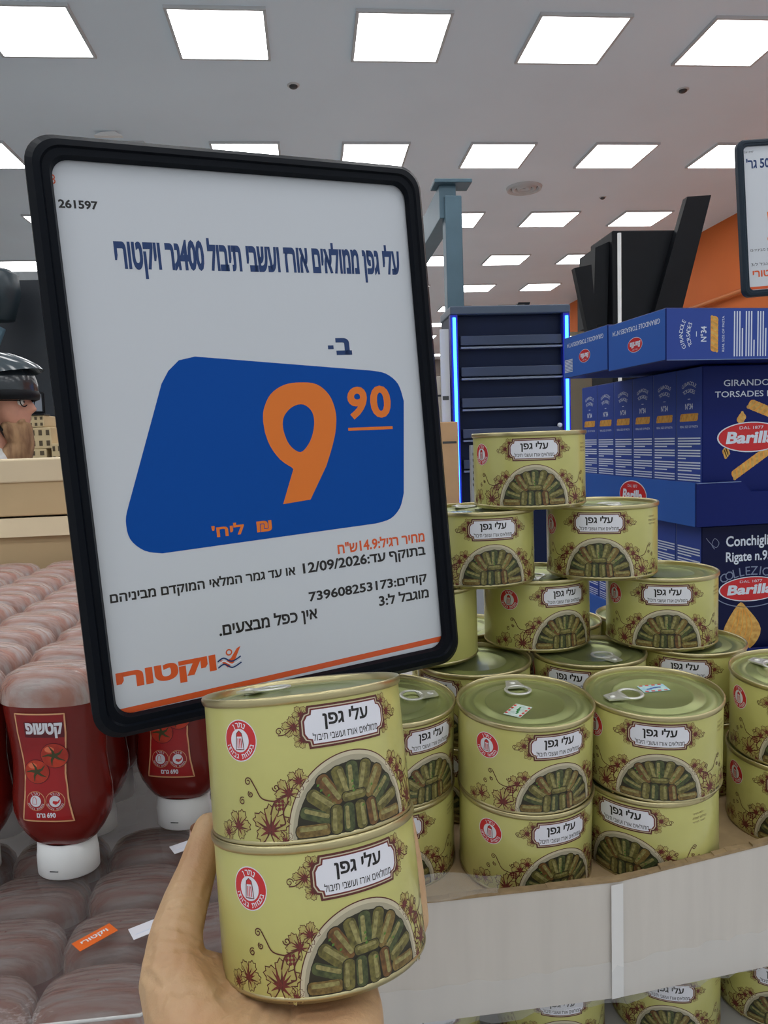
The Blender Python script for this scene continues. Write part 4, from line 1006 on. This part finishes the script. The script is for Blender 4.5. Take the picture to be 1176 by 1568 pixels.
for s_ in (-1, 1):
    hul += [[((-.03, .19*s_, PZ(sz-.01)), .052), ((-.02, .23*s_, PZ(sz-.30)), .042)], [((-.02, .23*s_, PZ(sz-.30)), .042), ((.15, .20*s_, PZ(sz-.46)), .030)], [((.15, .20*s_, PZ(sz-.46)), .030), ((.22, .18*s_, PZ(sz-.47)), .026)],
            [((-.02, .09*s_, PZ(sz-.60)), .090), ((.0, .10*s_, .50), .060)], [((.0, .10*s_, .50), .060), ((-.02, .10*s_, .09), .040)], [((-.03, .10*s_, .05), .045), ((.12, .11*s_, .035), .033)]]
    for k in range(5): hul.append([((.23, (.18-.022+.011*k)*s_, PZ(sz-.47)), .0095), ((.285-.01*abs(k-2), (.18-.026+.013*k)*s_, PZ(sz-.485)), .0075)])
skin_mesh('body', hul, .007, skin2, pt, 3)
shirt = mat('white_shirt', (222, 226, 226), .8, bump=.3, bscale=20)
hs = [[((-.03, -.155, PZ(sz)), .066), ((-.03, .155, PZ(sz)), .066), ((-.035, 0, PZ(sz+.035)), .070), ((-.02, -.12, PZ(sz-.28)), .112), ((-.02, .12, PZ(sz-.28)), .112)],
      [((-.02, -.12, PZ(sz-.28)), .112), ((-.02, .12, PZ(sz-.28)), .112), ((-.02, -.10, PZ(sz-.58)), .118), ((-.02, .10, PZ(sz-.58)), .118)]]
for s_ in (-1, 1): hs += [[((-.03, .19*s_, PZ(sz-.01)), .060), ((-.02, .232*s_, PZ(sz-.30)), .052)], [((-.02, .232*s_, PZ(sz-.30)), .052), ((.12, .208*s_, PZ(sz-.44)), .041)]]
skin_mesh('shirt', hs, .008, shirt, pt, 3)
trs = []
for s_ in (-1, 1): trs += [[((-.02, .085*s_, PZ(sz-.58)), .112), ((.0, .10*s_, .50), .075)], [((.0, .10*s_, .50), .075), ((-.02, .10*s_, .10), .055)], [((-.03, .10*s_, .052), .050), ((.13, .112*s_, .040), .038)]]
skin_mesh('trousers', trs, .008, mat('dark_trousers', (36, 40, 52), .8), pt, 2)
beard_m = mat('beard_hair', (120, 88, 64), .8, rgb2=(176, 140, 104), vscale=40, bump=1.0, bscale=120, stretch=(1, 1, .25))
hb = [[((.065, 0, PZ(hz-.080)), .030), ((.03, .045, PZ(hz-.078)), .018), ((.03, -.045, PZ(hz-.078)), .018), ((.060, 0, PZ(hz-.13)), .038)], [((.060, 0, PZ(hz-.13)), .038), ((.055, 0, PZ(hz-.205)), .026), ((.02, -.03, PZ(hz-.17)), .026)], [((.084, 0, PZ(hz-.040)), .008), ((.068, -.028, PZ(hz-.062)), .010), ((.068, .028, PZ(hz-.062)), .010)]]
skin_mesh('beard', hb, .004, beard_m, pt, 2)
hel = mat('helmet_shell', (52, 62, 68), .22, rgb2=(30, 36, 42), vscale=9, coat=.4)
b = MB(); vs = []; fs = []; n1, n2 = 28, 14
for i in range(n1):
    for j in range(n2+1):
        th = 2*PI*i/n1; ph = (PI*.60)*j/n2
        vs.append((-.008+.128*math.sin(ph)*math.cos(th), .108*math.sin(ph)*math.sin(th), PZ(hz+.045)+.118*math.cos(ph)))
for i in range(n1):
    for j in range(n2): fs.append([i*(n2+1)+j, i*(n2+1)+j+1, ((i+1) % n1)*(n2+1)+j+1, ((i+1) % n1)*(n2+1)+j])
b.add(vs, fs, hel, True); h_o = b.build('helmet', pt, True)
b = MB(); b.lathe([(.118, .0), (.126, -.01), (.130, -.022), (.126, -.036), (.116, -.040)], black_m, 36, 1, .85, mx=Matrix.Translation((-.006, 0, PZ(hz+.046)))); b.build('helmet_trim', h_o)
b = MB(); vs = []; fs = []
for i in range(15):
    a = math.radians(-75+150*i/14)
    for j in range(7):
        u = j/6; vs.append((-.02+(.128+.016*math.sin(u*PI*.7))*math.cos(a)*(.55+.45*u)+.02*u, .118*math.sin(a), PZ(hz+.155-.03*u-.025*(1-math.cos(a)))-.02*u*u))
for i in range(14):
    for j in range(6): fs.append([i*7+j, i*7+7+j, i*7+8+j, i*7+j+1])
b.add(vs, fs, mat('visor_smoke', (70, 80, 86), .12, coat=.5), True)
b.build('visor', h_o)['label'] = 'raised smoky visor'
b = MB(); vs = []; fs = []
for i in range(11):
    a = -.2+1.5*i/10
    for s_ in (-.012, .012): vs.append((-.01-.131*math.sin(a)*.95+.06, -.075, PZ(hz+.045)+.075*math.cos(a)+s_))
for i in range(10): fs.append([2*i, 2*i+2, 2*i+3, 2*i+1])
b.tube([(-.02, -.108, PZ(hz+.03)), (-.02, -.098, PZ(hz+.10)), (.0, -.06, PZ(hz+.150))], .008, mat('helmet_stripe', (150, 158, 150), .3), 8); b.build('stripe', h_o)
b = MB(); b.tube([(-.01, -.095, PZ(hz-.01)), (.01, -.072, PZ(hz-.06)), (.03, -.04, PZ(hz-.11)), (.03, .0, PZ(hz-.125))], .010, black_m, 8, flat=.3); b.build('chin_strap', h_o)
b = MB(); b.box((-.05, -.098, PZ(hz-.07)), (.02, -.075, PZ(hz+.01)), black_m, .012); b.box((-.05, .075, PZ(hz-.07)), (.02, .098, PZ(hz+.01)), black_m, .012); b.build('ear_pad', h_o)
b = MB()
for s_ in (-1, 1):
    b.tube([(.086+.004*math.cos(a), .030*s_+.020*math.cos(a), PZ(hz+.002)+.016*math.sin(a)) for a in [2*PI*k/16 for k in range(16)]], .0018, black_m, 6, True); b.tube([(.084, .05*s_, PZ(hz+.004)), (.0, .072*s_, PZ(hz+.006))], .0018, black_m, 6)
b.tube([(.09, -.010, PZ(hz+.003)), (.09, .010, PZ(hz+.003))], .0018, black_m, 6); b.build('glasses', pt)
for s_ in (-1, 1):
    b = MB(); b.addbm((lambda q: (bmesh.ops.create_icosphere(q, subdivisions=3, radius=.012), q)[1])(bmesh.new()), mat('eye_white', (230, 228, 222), .2), True, Matrix.Translation((.0745, .028*s_, PZ(hz+.001)))); b.addbm((lambda q: (bmesh.ops.create_icosphere(q, subdivisions=2, radius=.0055), q)[1])(bmesh.new()), black_m, True, Matrix.Translation((.0825, .028*s_, PZ(hz+.001)))); b.build('eye', pt)

# beige crates and a dark device behind the person's face
crate_m = mat('beige_plastic', (206, 184, 142), .6); hole_m = mat('crate_holes', (84, 70, 50), .7)
t = thing('goods_shelf', 'low dark shelf at the far left carrying beige crates', 'shelf', (-1.12, 3.2, FZ))
b = MB(); b.box((-.6, 0, 0), (.30, .5, 1.345), dark_m, .004); b.build('shelf_body', t); b = MB(); b.box((-.6, -.01, 1.345), (.30, .5, 1.36), wg_m, .002); b.build('shelf_top', t)
def crate(x, y, z, w, h, d, label):
    t = thing('plastic_crate', label, 'crate', (x, y, z)); b = MB(); b.box((-w/2, 0, 0), (w/2, d, h), crate_m, .004); b.build('crate_body', t)
    b = MB()
    for i in range(4):
        for j in range(max(2, int(h/.035))): b.box((-w/2+w*(i+.3)/4, -.002, h*(j+.25)/max(2, int(h/.035))), (-w/2+w*(i+.75)/4, .001, h*(j+.75)/max(2, int(h/.035))), hole_m)
    b.build('hole_pattern', t)
SZ = FZ+1.361
crate(-1.20, 3.3, SZ, .15, .11, .15, 'beige crate on the shelf behind the beard, lowest of its stack')
crate(-1.16, 3.3, SZ+.111, .12, .09, .15, 'beige crate on the shelf behind the beard, middle of its stack')
crate(-1.17, 3.3, SZ+.202, .09, .05, .15, 'small beige crate on top of the stack before the face')
crate(-1.06, 3.3, SZ, .09, .13, .15, 'beige crate beside the sign edge, right of the stack')
b = MB(); b.box((-.055, 0, 0), (.055, .012, .095), black_m, .008); b.box((-.045, -.001, .012), (.045, .001, .083), mat('screen_grey', (130, 136, 146), .2)); b.box((-.06, -.03, -.006), (.06, .05, 0), black_m, .003)
o = b.build('display_device'); o.location = (-1.18, 3.32, SZ+.258); props(o, 'black framed device with a grey screen standing on the beige crates', 'device')

# ------------------------------------------------------------------ lift everything from eye-relative heights to the floor at zero
for o in COL.objects:
    if o.parent is None and o is not cam: o.location.z += EYE
